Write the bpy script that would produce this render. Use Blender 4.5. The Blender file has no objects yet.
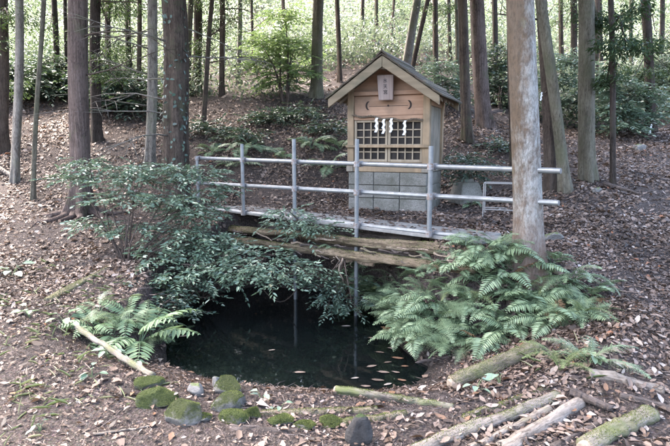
import bpy, bmesh, math, random
import numpy as np
from mathutils import Vector, Matrix, Euler

random.seed(7)
rng = np.random.default_rng(7)
R = math.radians
SC = bpy.context.scene
COL = SC.collection

# ------------------------------------------------------------------ camera, sky, sun, exposure
W0, H0, FPX = 670.0, 446.0, 558.0
EYE = Vector((0, 0, 1.6))
PITCH = math.atan(78 / FPX)
cam_d = bpy.data.cameras.new('camera'); cam = bpy.data.objects.new('camera', cam_d); COL.objects.link(cam)
cam_d.sensor_width = 36; cam_d.lens = 36 * FPX / W0; cam_d.clip_end = 600; cam_d.clip_start = .05
cam.location = EYE; cam.rotation_euler = (R(90) - PITCH, 0, 0)
SC.camera = cam

SUN_EL, SUN_AZ = R(60), R(300)          # azimuth clockwise from +Y
world = bpy.data.worlds.new('World'); SC.world = world; world.use_nodes = True
wn = world.node_tree
bg = wn.nodes['Background']; sky = wn.nodes.new('ShaderNodeTexSky'); sky.sky_type = 'NISHITA'
sky.sun_disc = False; sky.sun_elevation = SUN_EL; sky.sun_rotation = SUN_AZ
sky.air_density = 1.0; sky.dust_density = 6.5; sky.ozone_density = 1.0
wn.links.new(sky.outputs[0], bg.inputs[0]); bg.inputs[1].default_value = .15
sun_d = bpy.data.lights.new('sun', 'SUN'); sun_d.energy = 1.1; sun_d.angle = R(26); sun_d.color = (1, .96, .91)
sun = bpy.data.objects.new('sun', sun_d); COL.objects.link(sun)
to_sun = Vector((math.sin(SUN_AZ) * math.cos(SUN_EL), math.cos(SUN_AZ) * math.cos(SUN_EL), math.sin(SUN_EL)))
sun.rotation_euler = to_sun.to_track_quat('Z', 'Y').to_euler()
sun.location = (0, 0, 30)
SC.view_settings.view_transform = 'Standard'; SC.view_settings.look = 'None'
SC.view_settings.gamma = 1; SC.view_settings.use_curve_mapping = False
SC.view_settings.exposure = 3.72
SC.cycles.max_bounces = 6; SC.cycles.diffuse_bounces = 3; SC.cycles.glossy_bounces = 3
SC.cycles.transmission_bounces = 3; SC.cycles.transparent_max_bounces = 4

# ------------------------------------------------------------------ helpers: projection
cp, sp = math.cos(PITCH), math.sin(PITCH)
def ray(px, py):
    u = (px - W0 / 2) / FPX; v = -(py - H0 / 2) / FPX
    return Vector((u, cp + v * sp, -sp + v * cp))
def at(px, py, Y):
    d = ray(px, py)
    return EYE + d * (Y / d.y)

# ------------------------------------------------------------------ helpers: noise
def _h(ix, iy, s):
    return np.modf(np.abs(np.sin(ix * 127.1 + iy * 311.7 + s * 74.7) * 43758.5453))[0]
def vn(x, y, s=0):
    x = np.asarray(x, float); y = np.asarray(y, float)
    ix = np.floor(x); iy = np.floor(y); fx = x - ix; fy = y - iy
    fx = fx * fx * (3 - 2 * fx); fy = fy * fy * (3 - 2 * fy)
    a = _h(ix, iy, s); b = _h(ix + 1, iy, s); c = _h(ix, iy + 1, s); d = _h(ix + 1, iy + 1, s)
    return (a * (1 - fx) + b * fx) * (1 - fy) + (c * (1 - fx) + d * fx) * fy
def fbm(x, y, o=4, s=0):
    t = 0; a = .5
    for i in range(o):
        t = t + a * (vn(x, y, s + i) - .5); a *= .5; x = x * 2.03 + 11; y = y * 2.03 + 7
    return t
def sstep(a, b, x):
    t = np.clip((x - a) / (b - a), 0, 1); return t * t * (3 - 2 * t)

# ------------------------------------------------------------------ moss tufts on stones and logs
def moss_tufts(o, n, parent, amt=.5, size=.011, seed=0, kind='moss'):
    me = o.data; me.calc_loop_triangles(); nt = len(me.loop_triangles)
    co = np.empty(len(me.vertices) * 3); me.vertices.foreach_get('co', co); co = co.reshape(-1, 3)
    tv = np.empty(nt * 3, int); me.loop_triangles.foreach_get('vertices', tv); tv = tv.reshape(-1, 3)
    A, B, C = co[tv[:, 0]], co[tv[:, 1]], co[tv[:, 2]]; cr = np.cross(B - A, C - A); ar = np.linalg.norm(cr, axis=1) + 1e-12; nm = cr / ar[:, None]
    Rm = np.array(o.rotation_euler.to_matrix()); wz = nm @ Rm[2]
    g = np.random.default_rng(seed); i = g.choice(nt, n, p=ar / ar.sum()); u = g.uniform(0, 1, (n, 2)); fl = u.sum(1) > 1; u[fl] = 1 - u[fl]
    P = A[i] + (B[i] - A[i]) * u[:, :1] + (C[i] - A[i]) * u[:, 1:]; N = nm[i]
    f = wz[i] * .5 + 1.1 * fbm(P[:, 0] * 16 + seed, P[:, 1] * 16 + P[:, 2] * 13, 4, seed)
    k = f > .55 - amt; P, N = P[k], N[k]; n = len(P)
    if n < 3: return
    D = N + g.normal(0, .75, (n, 3)); V, F, R_ = leaves(P - N * .002, D, unit(g.normal(0, 1, (n, 3))), size * g.uniform(.5, 1.3, n), size * g.uniform(.3, .6, n), np.clip(.5 + 1.2 * fbm(P[:, 0] * 20, P[:, 2] * 20, 3, 4) + g.normal(0, .2, n), 0, 1), .1, .1)
    q = link(kind, mesh_np(kind, V, F, M_moss, R_), parent); q['kind'] = 'stuff'
    if parent is not o: q.location = o.location; q.rotation_euler = o.rotation_euler

# ------------------------------------------------------------------ terrain height
LP0 = np.array([-1.93, 8.0]); LP1 = np.array([1.45, 4.9])      # the line of the railing in plan
LD = (LP1 - LP0) / np.linalg.norm(LP1 - LP0); LN = np.array([-LD[1], LD[0]])
WATER = -.26
POND = np.array([(-1.62, 5.15), (-1.42, 4.62), (-.9, 4.3), (-.3, 4.15), (.2, 4.1), (.58, 4.18), (.70, 4.5), (.56, 5.05),
                 (.62, 5.7), (.45, 6.35), (-.2, 7.0), (-1.0, 7.25), (-1.6, 6.7), (-1.75, 5.9)])
def pond_d(x, y):
    x = np.asarray(x, float); y = np.asarray(y, float)
    best = np.full(x.shape, 1e9); inside = np.zeros(x.shape, bool)
    n = len(POND)
    for i in range(n):
        ax, ay = POND[i]; bx, by = POND[(i + 1) % n]
        ex, ey = bx - ax, by - ay
        t = np.clip(((x - ax) * ex + (y - ay) * ey) / (ex * ex + ey * ey), 0, 1)
        best = np.minimum(best, (x - ax - t * ex) ** 2 + (y - ay - t * ey) ** 2)
        cnd = ((ay > y) != (by > y)) & (x < (bx - ax) * (y - ay) / (by - ay + 1e-12) + ax)
        inside ^= cnd
    d = np.sqrt(best)
    return np.where(inside, -d, d)
YL = [-30, 0, 3, 5, 6.5, 8, 9, 10, 12, 14, 20, 28, 36, 46, 70, 120]
ZL = [-.5, -.05, 0, .2, .4, .66, 1.0, 1.6, 2.5, 3.1, 5.1, 8.1, 11.0, 13.6, 15, 15]
YR = [-30, 0, 3, 4.8, 6.3, 7.7, 12, 16, 20, 28, 36, 46, 70, 120]
ZR = [-.5, 0, .03, .38, .78, 1.12, 1.95, 3.0, 4.6, 7.4, 10, 12.6, 14, 14]
def gz(x, y):
    x = np.asarray(x, float); y = np.asarray(y, float)
    t = sstep(.12, .46, x / np.maximum(y, 1.5))
    b = np.interp(y, YL, ZL) * (1 - t) + np.interp(y, YR, ZR) * t
    b = b + .10 * fbm(x * .8, y * .8, 4, 3) * sstep(1.5, 4, y) + .5 * fbm(x * .22, y * .22, 3, 9) * sstep(9, 16, y)
    s = (x - LP0[0]) * LN[0] + (y - LP0[1]) * LN[1]
    top = .69 - np.clip(x - 1.75, 0, 9) * .55 - np.clip(-x - 2.6, 0, 9) * .5
    plate = np.where(s > -.12, top, top + (s + .12) * .62) + .03 * fbm(x * 3, y * 3, 2, 5)
    pl = np.where(y > 9.2, -9, plate)
    k = .12                                                   # smooth max
    h = np.clip(.5 + .5 * (b - pl) / k, 0, 1)
    z = pl * (1 - h) + b * h + k * h * (1 - h)
    pad = np.exp(-(((x - .75) / 1.0) ** 4 + ((y - 7.75) / .85) ** 4))      # level ground under the shrine
    z = z * (1 - pad) + .71 * pad
    d = pond_d(x, y) + .10 * fbm(x * 2.2, y * 2.2, 3, 21)
    steep = sstep(4.5, 5.4, y)
    bank = WATER - .03 + d * (.42 * (1 - steep) + 2.6 * steep) + .12 * steep * fbm(x * 5, y * 5, 2, 31) * (d > .03)
    bank = np.where(d < 0, np.maximum(WATER - .03 + d * 1.2, -.75), bank)
    kk = .05
    h = np.clip(.5 + .5 * (bank - z) / kk, 0, 1)
    z = bank * (1 - h) + z * h - kk * h * (1 - h)
    near = 1 - sstep(9, 14, y)
    z = z + near * (.025 * fbm(x * 6, y * 6, 3, 41))
    return z
def gz1(x, y): return float(gz(np.array([x]), np.array([y]))[0])
_T = np.concatenate([np.arange(1.5, 14, .01), np.arange(14, 90, .05)])
def ground_at(px, py):
    d = ray(px, py); d = d / d.y
    xs = EYE.x + d.x * _T; zs = EYE.z + d.z * _T
    hit = np.nonzero(zs < gz(xs, _T))[0]
    i = hit[0] if len(hit) else len(_T) - 1
    return Vector((xs[i], _T[i], gz1(xs[i], _T[i])))

# ------------------------------------------------------------------ helpers: objects
def tag(o, label=None, cat=None, group=None, kind=None):
    if label: o['label'] = label
    if cat: o['category'] = cat
    if group: o['group'] = group
    if kind: o['kind'] = kind
    return o
def empty(name, loc, rz=0.0):
    o = bpy.data.objects.new(name, None); COL.objects.link(o)
    o.location = loc; o.rotation_euler = (0, 0, rz); o.empty_display_size = .1
    return o
def link(name, me, parent=None, loc=None, rot=None, scale=None):
    o = bpy.data.objects.new(name, me); COL.objects.link(o); o.parent = parent
    if loc is not None: o.location = loc
    if rot is not None: o.rotation_euler = rot
    if scale is not None: o.scale = scale
    return o
def mesh_np(name, V, F, mat, rnd=None, smooth=False):
    V = np.asarray(V, np.float32); F = np.asarray(F, np.int32)
    me = bpy.data.meshes.new(name)
    nf, k = F.shape
    me.vertices.add(len(V)); me.vertices.foreach_set('co', V.ravel())
    me.loops.add(nf * k); me.loops.foreach_set('vertex_index', F.ravel())
    me.polygons.add(nf); me.polygons.foreach_set('loop_start', np.arange(0, nf * k, k, dtype=np.int32))
    if smooth: me.polygons.foreach_set('use_smooth', np.ones(nf, bool))
    me.update(calc_edges=True)
    if rnd is not None:
        a = me.attributes.new('rnd', 'FLOAT', 'POINT'); a.data.foreach_set('value', np.asarray(rnd, np.float32))
    me.materials.append(mat)
    return me
class MB:
    """collects quads and n-gons for one mesh"""
    def __init__(s): s.v = []; s.f = []
    def add(s, vs, fs):
        b = len(s.v); s.v += [tuple(v) for v in vs]; s.f += [tuple(i + b for i in f) for f in fs]; return s
    def box(s, x0, x1, y0, y1, z0, z1):
        return s.add([(x0, y0, z0), (x1, y0, z0), (x1, y1, z0), (x0, y1, z0), (x0, y0, z1), (x1, y0, z1), (x1, y1, z1), (x0, y1, z1)],
                     [(0, 3, 2, 1), (4, 5, 6, 7), (0, 1, 5, 4), (1, 2, 6, 5), (2, 3, 7, 6), (3, 0, 4, 7)])
    def prism(s, poly, a, b):              # poly in x-z, from y=a to y=b
        n = len(poly)
        vs = [(p[0], a, p[1]) for p in poly] + [(p[0], b, p[1]) for p in poly]
        return s.add(vs, [tuple(range(n))] + [tuple(range(2 * n - 1, n - 1, -1))] + [(i + n, (i + 1) % n + n, (i + 1) % n, i) for i in range(n)])
    def tube(s, pts, rads, n=8, cap=True, jit=0):
        pts = [Vector(p) for p in pts]
        if not hasattr(rads, '__len__'): rads = [rads] * len(pts)
        t0 = (pts[1] - pts[0]).normalized()
        up = Vector((0, 0, 1)) if abs(t0.z) < .9 else Vector((1, 0, 0))
        vs = []; ph = random.random() * 6
        for i, p in enumerate(pts):
            t = (pts[min(i + 1, len(pts) - 1)] - pts[max(i - 1, 0)]).normalized()
            a = t.cross(up).normalized(); b = a.cross(t)
            for k in range(n):
                q = ph + 2 * math.pi * k / n
                r = rads[i] * (1 + jit * (math.sin(q * 2 + i * .9) * .5 + random.uniform(-.6, .6)))
                vs.append(p + a * math.cos(q) * r + b * math.sin(q) * r)
        fs = []
        for i in range(len(pts) - 1):
            for k in range(n):
                k2 = (k + 1) % n
                fs.append((i * n + k, i * n + k2, (i + 1) * n + k2, (i + 1) * n + k))
        if cap:
            fs.append(tuple(range(n - 1, -1, -1))); m = (len(pts) - 1) * n; fs.append(tuple(m + k for k in range(n)))
        return s.add(vs, fs)
    def mesh(s, name, mat, bevel=0, smooth=False, subd=0):
        me = bpy.data.meshes.new(name); me.from_pydata(s.v, [], s.f); me.materials.append(mat)
        if bevel or True:
            bm = bmesh.new(); bm.from_mesh(me)
            bmesh.ops.recalc_face_normals(bm, faces=bm.faces)
            if bevel: bmesh.ops.bevel(bm, geom=bm.edges[:], offset=bevel, segments=1, affect='EDGES')
            bm.to_mesh(me); bm.free()
        if smooth: me.polygons.foreach_set('use_smooth', np.ones(len(me.polygons), bool))
        return me
    def build(s, name, mat, parent=None, bevel=0, smooth=False, loc=None, rot=None):
        return link(name, s.mesh(name, mat, bevel, smooth), parent, loc, rot)

# ------------------------------------------------------------------ materials
class NT:
    def __init__(s, name):
        s.m = bpy.data.materials.new(name); s.m.use_nodes = True; s.t = s.m.node_tree
        s.p = s.t.nodes['Principled BSDF']; s.out = s.t.nodes['Material Output']
    def n(s, typ, ins=None, **kw):
        nd = s.t.nodes.new('ShaderNode' + typ)
        for k, v in kw.items(): setattr(nd, k, v)
        if ins:
            for k, v in ins.items(): s.set(nd.inputs[k], v)
        return nd
    def set(s, sock, v):
        if isinstance(v, bpy.types.NodeSocket): s.t.links.new(v, sock)
        elif isinstance(v, (tuple, list)) and sock.type == 'RGBA' and len(v) == 3: sock.default_value = (*v, 1)
        else: sock.default_value = v
    def coord(s, scale=(1, 1, 1), kind='Object', rand=False):
        c = s.n('TexCoord').outputs[kind]
        if rand:
            oi = s.n('ObjectInfo').outputs['Random']
            c = s.n('VectorMath', {0: c, 1: s.n('VectorMath', {0: (37., 53., 19.), 3: oi}, operation='SCALE').outputs[0]}).outputs[0]
        return s.n('Mapping', {'Vector': c, 'Scale': scale}).outputs[0]
    def noise(s, vec, scale, detail=4, rough=.6, dist=0):
        return s.n('TexNoise', {'Vector': vec, 'Scale': scale, 'Detail': detail, 'Roughness': rough, 'Distortion': dist}).outputs[0]
    def ramp(s, fac, stops, interp='LINEAR'):
        r = s.n('ValToRGB', {0: fac}); e = r.color_ramp.elements; r.color_ramp.interpolation = interp
        while len(e) < len(stops): e.new(.5)
        for i, (p, c) in enumerate(stops):
            e[i].position = p; e[i].color = (*c, 1) if len(c) == 3 else c
        return r.outputs[0]
    def mix(s, f, a, b, mode='MIX'):
        m = s.n('Mix', data_type='RGBA', blend_type=mode)
        s.set(m.inputs[0], f); s.set(m.inputs[6], a); s.set(m.inputs[7], b); return m.outputs[2]
    def math(s, op, a, b=0.0):
        return s.n('Math', {0: a, 1: b}, operation=op).outputs[0]
    def bump(s, h, strength=.5, dist=.02):
        s.set(s.p.inputs['Normal'], s.n('Bump', {'Height': h, 'Strength': strength, 'Distance': dist}).outputs[0])
    def fin(s, col, rough=.8, spec=.3):
        s.set(s.p.inputs['Base Color'], col); s.set(s.p.inputs['Roughness'], rough); s.set(s.p.inputs['Specular IOR Level'], spec); return s.m

def m_leaf(name, stops, rough=.45, spec=.4, trans=.3, transcol=None):
    t = NT(name); a = t.n('Attribute', attribute_name='rnd').outputs['Fac']
    c = t.ramp(a, stops)
    t.fin(c, rough, spec)
    if trans:
        tr = t.n('BsdfTranslucent', {'Color': t.mix(.5, c, transcol or (.10, .16, .02))})
        mx = t.n('MixShader', {0: trans, 1: t.p.outputs[0], 2: tr.outputs[0]})
        t.t.links.new(mx.outputs[0], t.out.inputs[0])
    return t.m
def m_bark(name, dark, mid, light, moss=None, moss_amt=.5, lich=None, lich_amt=.5, vs=1.0, strength=.9, low=None):
    t = NT(name); c = t.coord((14, 14, vs * 1.6), rand=True); c2 = t.coord(rand=True)
    n1 = t.noise(c, 2.6, 8, .72, .9); n2 = t.noise(c2, 3.0, 5, .7); n5 = t.noise(t.coord((60, 60, 22), rand=True), 1.0, 4, .7)
    col = t.ramp(n1, [(.34, dark), (.48, mid), (.66, light)])
    col = t.mix(t.ramp(n5, [(.36, (.75, .75, .75)), (.52, (0, 0, 0))]), col, tuple(k * .55 for k in dark))
    col = t.mix(t.ramp(n2, [(.40, (0, 0, 0)), (.75, (.6, .6, .6))]), col, tuple(k * 1.15 for k in light))
    if lich:
        n3 = t.noise(t.coord((1, 1, .5), rand=True), 11, 8, .75)
        col = t.mix(t.ramp(n3, [(1 - lich_amt - .12, (0, 0, 0)), (1 - lich_amt + .08, (1, 1, 1))]), col, lich)
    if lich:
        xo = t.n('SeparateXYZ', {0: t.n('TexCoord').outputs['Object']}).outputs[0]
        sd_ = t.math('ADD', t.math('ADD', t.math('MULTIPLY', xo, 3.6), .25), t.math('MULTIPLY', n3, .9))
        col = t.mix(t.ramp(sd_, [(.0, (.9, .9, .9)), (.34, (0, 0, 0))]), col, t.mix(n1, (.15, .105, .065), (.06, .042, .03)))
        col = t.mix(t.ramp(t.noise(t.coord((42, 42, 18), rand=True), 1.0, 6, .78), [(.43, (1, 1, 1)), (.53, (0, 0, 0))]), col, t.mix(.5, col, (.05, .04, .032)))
    if low:
        z = t.n('SeparateXYZ', {0: t.n('TexCoord').outputs['Object']}).outputs[2]
        zz = t.math('ADD', z, t.math('MULTIPLY', n2, .9))
        col = t.mix(t.ramp(zz, [(.5, (.75, .75, .75)), (.95, (0, 0, 0))]), col, t.mix(n1, low, dark))
    if moss:
        n4 = t.noise(c2, 2.2, 5, .7)
        col = t.mix(t.ramp(n4, [(1 - moss_amt - .1, (0, 0, 0)), (1 - moss_amt + .12, (1, 1, 1))]), col, moss)
    t.bump(t.math('ADD', n1, t.math('MULTIPLY', n5, .45)), strength, .03)
    return t.fin(col, .9, .2)
def m_wood(name, dark, light, axis=2, scale=14, rough=.75, stain=None, bump=.25):
    t = NT(name); s = [scale] * 3; s[axis] = scale * .07
    n1 = t.noise(t.coord(tuple(s), rand=True), 1.6, 6, .65, .3); n2 = t.noise(t.coord(rand=True), 2.5, 4)
    col = t.ramp(n1, [(.3, dark), (.7, light)])
    if stain: col = t.mix(t.ramp(n2, [(.42, (0, 0, 0)), (.7, (1, 1, 1))]), col, stain)
    t.bump(n1, bump, .006); return t.fin(col, rough, .25)

# ground: dark mauve soil with fine duff
t = NT('soil'); c = t.coord()
a = t.noise(c, 1.1, 5, .7); b = t.noise(c, 45, 6, .75); e = t.n('TexVoronoi', {'Vector': c, 'Scale': 70.0, 'Randomness': 1.0})
col = t.ramp(b, [(.30, (.016, .013, .012)), (.48, (.052, .041, .037)), (.63, (.115, .094, .087)), (.78, (.23, .197, .186))])
col = t.mix(t.ramp(a, [(.4, (0, 0, 0)), (.62, (.6, .6, .6))]), col, t.mix(.35, col, e.outputs['Color'], 'MULTIPLY'))
wet = t.n('SeparateXYZ', {0: t.n('NewGeometry').outputs['Position']}).outputs[2]
col = t.mix(t.ramp(t.math('ADD', wet, .5), [(.18, (1, 1, 1)), (.34, (0, 0, 0))]), col, (.014, .012, .009))
t.bump(t.math('ADD', b, t.math('MULTIPLY', e.outputs['Distance'], .8)), .9, .02)
M_soil = t.fin(col, .95, .15)
# water
t = NT('water'); c = t.coord((1, 1, 1))
t.bump(t.noise(c, 5, 3, .5), .035, .05); t.fin((.003, .0045, .0045), .025, .6); t.p.inputs['IOR'].default_value = 1.33
M_water = t.m
M_litter = m_leaf('dead_leaf', [(0, (.028, .021, .018)), (.2, (.082, .056, .043)), (.45, (.158, .112, .088)), (.68, (.225, .167, .137)),
                                (.84, (.275, .22, .195)), (.93, (.37, .325, .295)), (.955, (.27, .12, .065)), (.985, (.21, .09, .05)), (1, (.14, .17, .08))], .6, .35, .12, (.25, .15, .08))
M_twig = m_leaf('dead_twig', [(0, (.06, .045, .04)), (.6, (.17, .13, .115)), (1, (.33, .28, .25))], .85, .2, 0)
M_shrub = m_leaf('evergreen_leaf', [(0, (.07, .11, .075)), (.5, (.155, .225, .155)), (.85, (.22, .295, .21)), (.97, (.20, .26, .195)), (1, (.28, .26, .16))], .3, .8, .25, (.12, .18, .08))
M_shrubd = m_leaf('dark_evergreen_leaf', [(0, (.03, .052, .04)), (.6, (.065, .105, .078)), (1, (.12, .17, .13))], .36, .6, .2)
M_fern = m_leaf('fern_leaf', [(0, (.085, .13, .07)), (.5, (.17, .238, .135)), (.9, (.26, .33, .19)), (1, (.34, .34, .18))], .42, .55, .25, (.13, .19, .08))
M_fernp = m_leaf('pale_fern_leaf', [(0, (.10, .14, .06)), (.6, (.17, .21, .09)), (1, (.26, .24, .12))], .5, .35, .3)
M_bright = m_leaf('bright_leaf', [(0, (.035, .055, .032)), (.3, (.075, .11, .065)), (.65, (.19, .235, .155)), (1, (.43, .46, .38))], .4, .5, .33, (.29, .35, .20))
M_sap = m_leaf('sapling_leaf', [(0, (.10, .16, .06)), (.6, (.19, .27, .11)), (1, (.30, .36, .18))], .35, .6, .4, (.3, .42, .12))
M_crown = m_leaf('cedar_foliage', [(0, (.018, .034, .018)), (.6, (.036, .065, .032)), (1, (.07, .11, .05))], .6, .3, .25, (.10, .15, .03))
M_moss = m_leaf('moss', [(0, (.05, .06, .02)), (.5, (.11, .13, .04)), (.85, (.17, .185, .065)), (1, (.20, .19, .09))], .9, .1, .15, (.12, .15, .03))
M_stem = m_bark('stem', (.03, .022, .018), (.07, .05, .04), (.13, .10, .085))
M_grass = m_leaf('grass_blade', [(0, (.16, .20, .10)), (.6, (.26, .28, .16)), (1, (.40, .37, .26))], .5, .3, .25)
BARK = {
 'cedar': m_bark('cedar_bark', (.030, .021, .018), (.088, .062, .053), (.175, .135, .12), moss=(.085, .095, .05), moss_amt=.34, vs=.55, strength=1.0),
 'brown': m_bark('brown_bark', (.022, .016, .013), (.060, .044, .035), (.118, .092, .075), moss=(.065, .075, .04), moss_amt=.35, vs=.6),
 'dark': m_bark('dark_bark', (.014, .011, .009), (.038, .029, .024), (.08, .063, .053), moss=(.05, .06, .032), moss_amt=.35, vs=.7),
 'pale': m_bark('pale_bark', (.06, .05, .042), (.145, .128, .11), (.24, .222, .198), moss=(.15, .16, .10), moss_amt=.4, vs=1.6, strength=.5),
 'olive': m_bark('olive_bark', (.045, .038, .028), (.10, .088, .066), (.17, .155, .12), moss=(.095, .098, .062), moss_amt=.42, vs=.8, strength=.6),
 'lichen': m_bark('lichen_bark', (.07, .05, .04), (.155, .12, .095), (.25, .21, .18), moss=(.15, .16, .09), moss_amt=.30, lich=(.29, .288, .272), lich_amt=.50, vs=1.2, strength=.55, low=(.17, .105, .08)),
}
M_log = m_bark('weathered_log', (.055, .045, .037), (.145, .12, .102), (.26, .228, .20), moss=(.12, .135, .055), moss_amt=.44, vs=1, strength=.6)
M_logm = m_bark('mossy_log', (.045, .036, .026), (.13, .105, .075), (.25, .205, .155), moss=(.095, .105, .045), moss_amt=.42, vs=1, strength=.6)
M_logb = m_bark('bridge_log', (.035, .026, .018), (.12, .09, .06), (.26, .205, .145), moss=(.085, .088, .04), moss_amt=.36, vs=1, strength=.9)
M_logd = m_bark('dark_log', (.03, .024, .02), (.085, .068, .06), (.16, .13, .12), vs=1)
M_logp = m_bark('pinkish_log', (.07, .055, .045), (.17, .14, .118), (.29, .25, .215), moss=(.12, .135, .06), moss_amt=.36, vs=1, strength=.5)
M_end = m_wood('cut_end', (.16, .12, .09), (.36, .30, .24), 1, 20)
def m_stone(name, a, b, moss, amt):
    t = NT(name); c = t.coord(rand=True); n1 = t.noise(c, 14, 6, .7); n2 = t.noise(c, 5, 5, .7)
    col = t.ramp(n1, [(.3, a), (.7, b)])
    nz = t.n('SeparateXYZ', {0: t.n('NewGeometry').outputs['Normal']}).outputs[2]
    f = t.math('ADD', t.math('MULTIPLY', nz, .42), t.math('MULTIPLY', t.math('ADD', n2, t.noise(c, 22, 4, .75)), .62))
    fine = t.noise(c, 70, 5, .8)
    ms = t.mix(fine, moss, tuple(min(1, k * 1.45) for k in moss))
    col = t.mix(t.ramp(f, [(1.0 - amt, (0, 0, 0)), (1.18 - amt, (1, 1, 1))]), col, ms)
    t.bump(t.math('ADD', n1, t.math('MULTIPLY', fine, .9)), 1.0, .022); return t.fin(col, .95, .1)
M_stone = m_stone('mossy_stone', (.09, .085, .08), (.25, .24, .225), (.045, .052, .026), .30)
M_stoneg = m_stone('green_mossy_stone', (.07, .07, .06), (.2, .19, .17), (.05, .062, .026), .42)
M_stoned = m_stone('dark_stone', (.035, .033, .033), (.10, .095, .092), (.05, .07, .03), .15)
M_stonep = m_stone('pale_stone', (.14, .135, .13), (.27, .26, .25), (.12, .14, .07), .05)
# shrine
M_ced = m_wood('pink_cedar', (.26, .15, .092), (.44, .275, .182), 0, 9, stain=(.19, .128, .09), bump=.6)
M_cedv = m_wood('cedar_post', (.21, .145, .085), (.37, .265, .17), 2, 9, stain=(.15, .115, .075), bump=.6)
M_grey = m_wood('weathered_cedar', (.15, .125, .095), (.29, .25, .20), 2, 10, stain=(.10, .092, .072), bump=.5)
M_barge = m_wood('weathered_bargeboard', (.14, .105, .068), (.27, .21, .14), 0, 8, stain=(.115, .105, .07), bump=.5)
M_lat = m_wood('lattice_wood', (.22, .17, .115), (.36, .29, .21), 2, 10)
M_roof = m_wood('roof_board', (.035, .025, .018), (.10, .075, .055), 1, 10, stain=(.055, .055, .032))
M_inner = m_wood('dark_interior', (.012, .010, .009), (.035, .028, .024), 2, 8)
M_carve = NT('carving_shade').fin((.03, .02, .017), .8)  # flat near-black in place of the shade inside carved cuts
M_ink = NT('ink').fin((.03, .03, .035), .8)
M_plaq = m_wood('weathered_plaque', (.20, .15, .13), (.34, .27, .24), 2, 8)
t = NT('concrete_block'); c = t.coord(rand=True); n1 = t.noise(c, 60, 5, .7); n2 = t.noise(c, 4, 5, .7)
col = t.mix(t.ramp(n2, [(.35, (0, 0, 0)), (.75, (1, 1, 1))]), t.ramp(n1, [(.3, (.12, .112, .10)), (.7, (.285, .268, .242))]), (.075, .075, .055))
t.bump(n1, .6, .008); M_block = t.fin(col, .95, .2)
M_mortar = NT('mortar').fin((.15, .145, .13), .95)
t = NT('galvanised_pipe'); c = t.coord(rand=True); n1 = t.noise(c, 9, 5, .7)
t.p.inputs['Metallic'].default_value = .55
M_pipe = t.fin(t.ramp(n1, [(.3, (.15, .16, .168)), (.6, (.23, .24, .25)), (.8, (.17, .16, .15))]), t.ramp(n1, [(.3, (.5,) * 3), (.7, (.32,) * 3)]), .5)
t = NT('rusty_clamp'); n1 = t.noise(t.coord(rand=True), 40, 4); t.p.inputs['Metallic'].default_value = .4
M_clamp = t.fin(t.ramp(n1, [(.4, (.26, .26, .27)), (.7, (.17, .10, .06))]), .55, .4)
M_plank = m_wood('grey_plank', (.11, .107, .10), (.24, .235, .225), 0, 9)
M_paper = NT('white_paper').fin((.80, .80, .80), .8)
M_rope = m_wood('straw_rope', (.07, .05, .035), (.18, .14, .10), 0, 60)
M_root = m_bark('root', (.12, .085, .06), (.28, .21, .16), (.42, .34, .27), vs=1)
M_steel = NT('thin_grey_metal').fin((.22, .21, .20), .6)

# ------------------------------------------------------------------ ground and water
def axis(lo, hi, f0, f1, fine, grow=1.13):
    a = list(np.arange(f0, f1, fine)); s = fine; x = a[-1]
    while x < hi: s = min(s * grow, 4); x += s; a.append(x)
    s = fine; x = a[0]; b = []
    while x > lo: s = min(s * grow, 4); x -= s; b.append(x)
    return np.array(b[::-1] + a)
gx = axis(-110, 110, -4.2, 4.6, .045); gy = axis(-40, 130, 2.4, 10.5, .045, 1.08)
X, Y = np.meshgrid(gx, gy); Z = gz(X, Y)
nx, ny = len(gx), len(gy)
idx = np.arange(nx * ny).reshape(ny, nx)
Fq = np.stack([idx[:-1, :-1], idx[:-1, 1:], idx[1:, 1:], idx[1:, :-1]], -1).reshape(-1, 4)
ground = link('ground', mesh_np('ground', np.stack([X, Y, Z], -1).reshape(-1, 3), Fq, M_soil, smooth=True)); tag(ground, 'leaf-strewn forest soil rising into a wooded hillside', None, None, 'structure')
wp = [(-2.3, 3.9), (1.3, 3.9), (1.3, 7.8), (-2.3, 7.8)]
m = MB(); m.add([(x, y, WATER) for x, y in wp], [(0, 1, 2, 3)])
water = m.build('pond_water', M_water); tag(water, 'dark still water of the small pond', None, None, 'structure')

# ------------------------------------------------------------------ leaves in bulk
def unit(v): return v / np.maximum(np.linalg.norm(v, axis=-1, keepdims=True), 1e-9)
def leaves(P, D, N, L, Wd, rnd, fold=.15, droop=.12, six=False, rough=0):
    """folded leaf blades: P base, D direction, N normal, L length, Wd width"""
    D = unit(D); S = unit(np.cross(D, N)); N = np.cross(S, D)
    L = np.asarray(L)[:, None]; Wd = np.asarray(Wd)[:, None]; n = len(P)
    if not six:
        V = np.stack([P, P + D * L * .48 - S * Wd * .5 + N * Wd * fold, P + D * L - N * L * droop, P + D * L * .48 + S * Wd * .5 + N * Wd * fold], 1)
        F = np.arange(n)[:, None, None] * 4 + np.array([[0, 2, 1], [0, 3, 2]])[None]
        return V.reshape(-1, 3), F.reshape(-1, 3), np.repeat(rnd, 4)
    V = np.stack([P, P + D * L * .3 - S * Wd * .46 + N * Wd * fold, P + D * L * .68 - S * Wd * .38 + N * (Wd * fold - L * droop * .4), P + D * L - N * L * droop,
                  P + D * L * .68 + S * Wd * .38 + N * (Wd * fold - L * droop * .4), P + D * L * .3 + S * Wd * .46 + N * Wd * fold], 1)
    if rough: V = V + np.random.default_rng(1).normal(0, 1, V.shape) * (L * rough)[:, :, None]
    F = np.arange(n)[:, None, None] * 6 + np.array([[0, 3, 2, 1], [0, 5, 4, 3]])[None]
    return V.reshape(-1, 3), F.reshape(-1, 4), np.repeat(rnd, 6)
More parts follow.
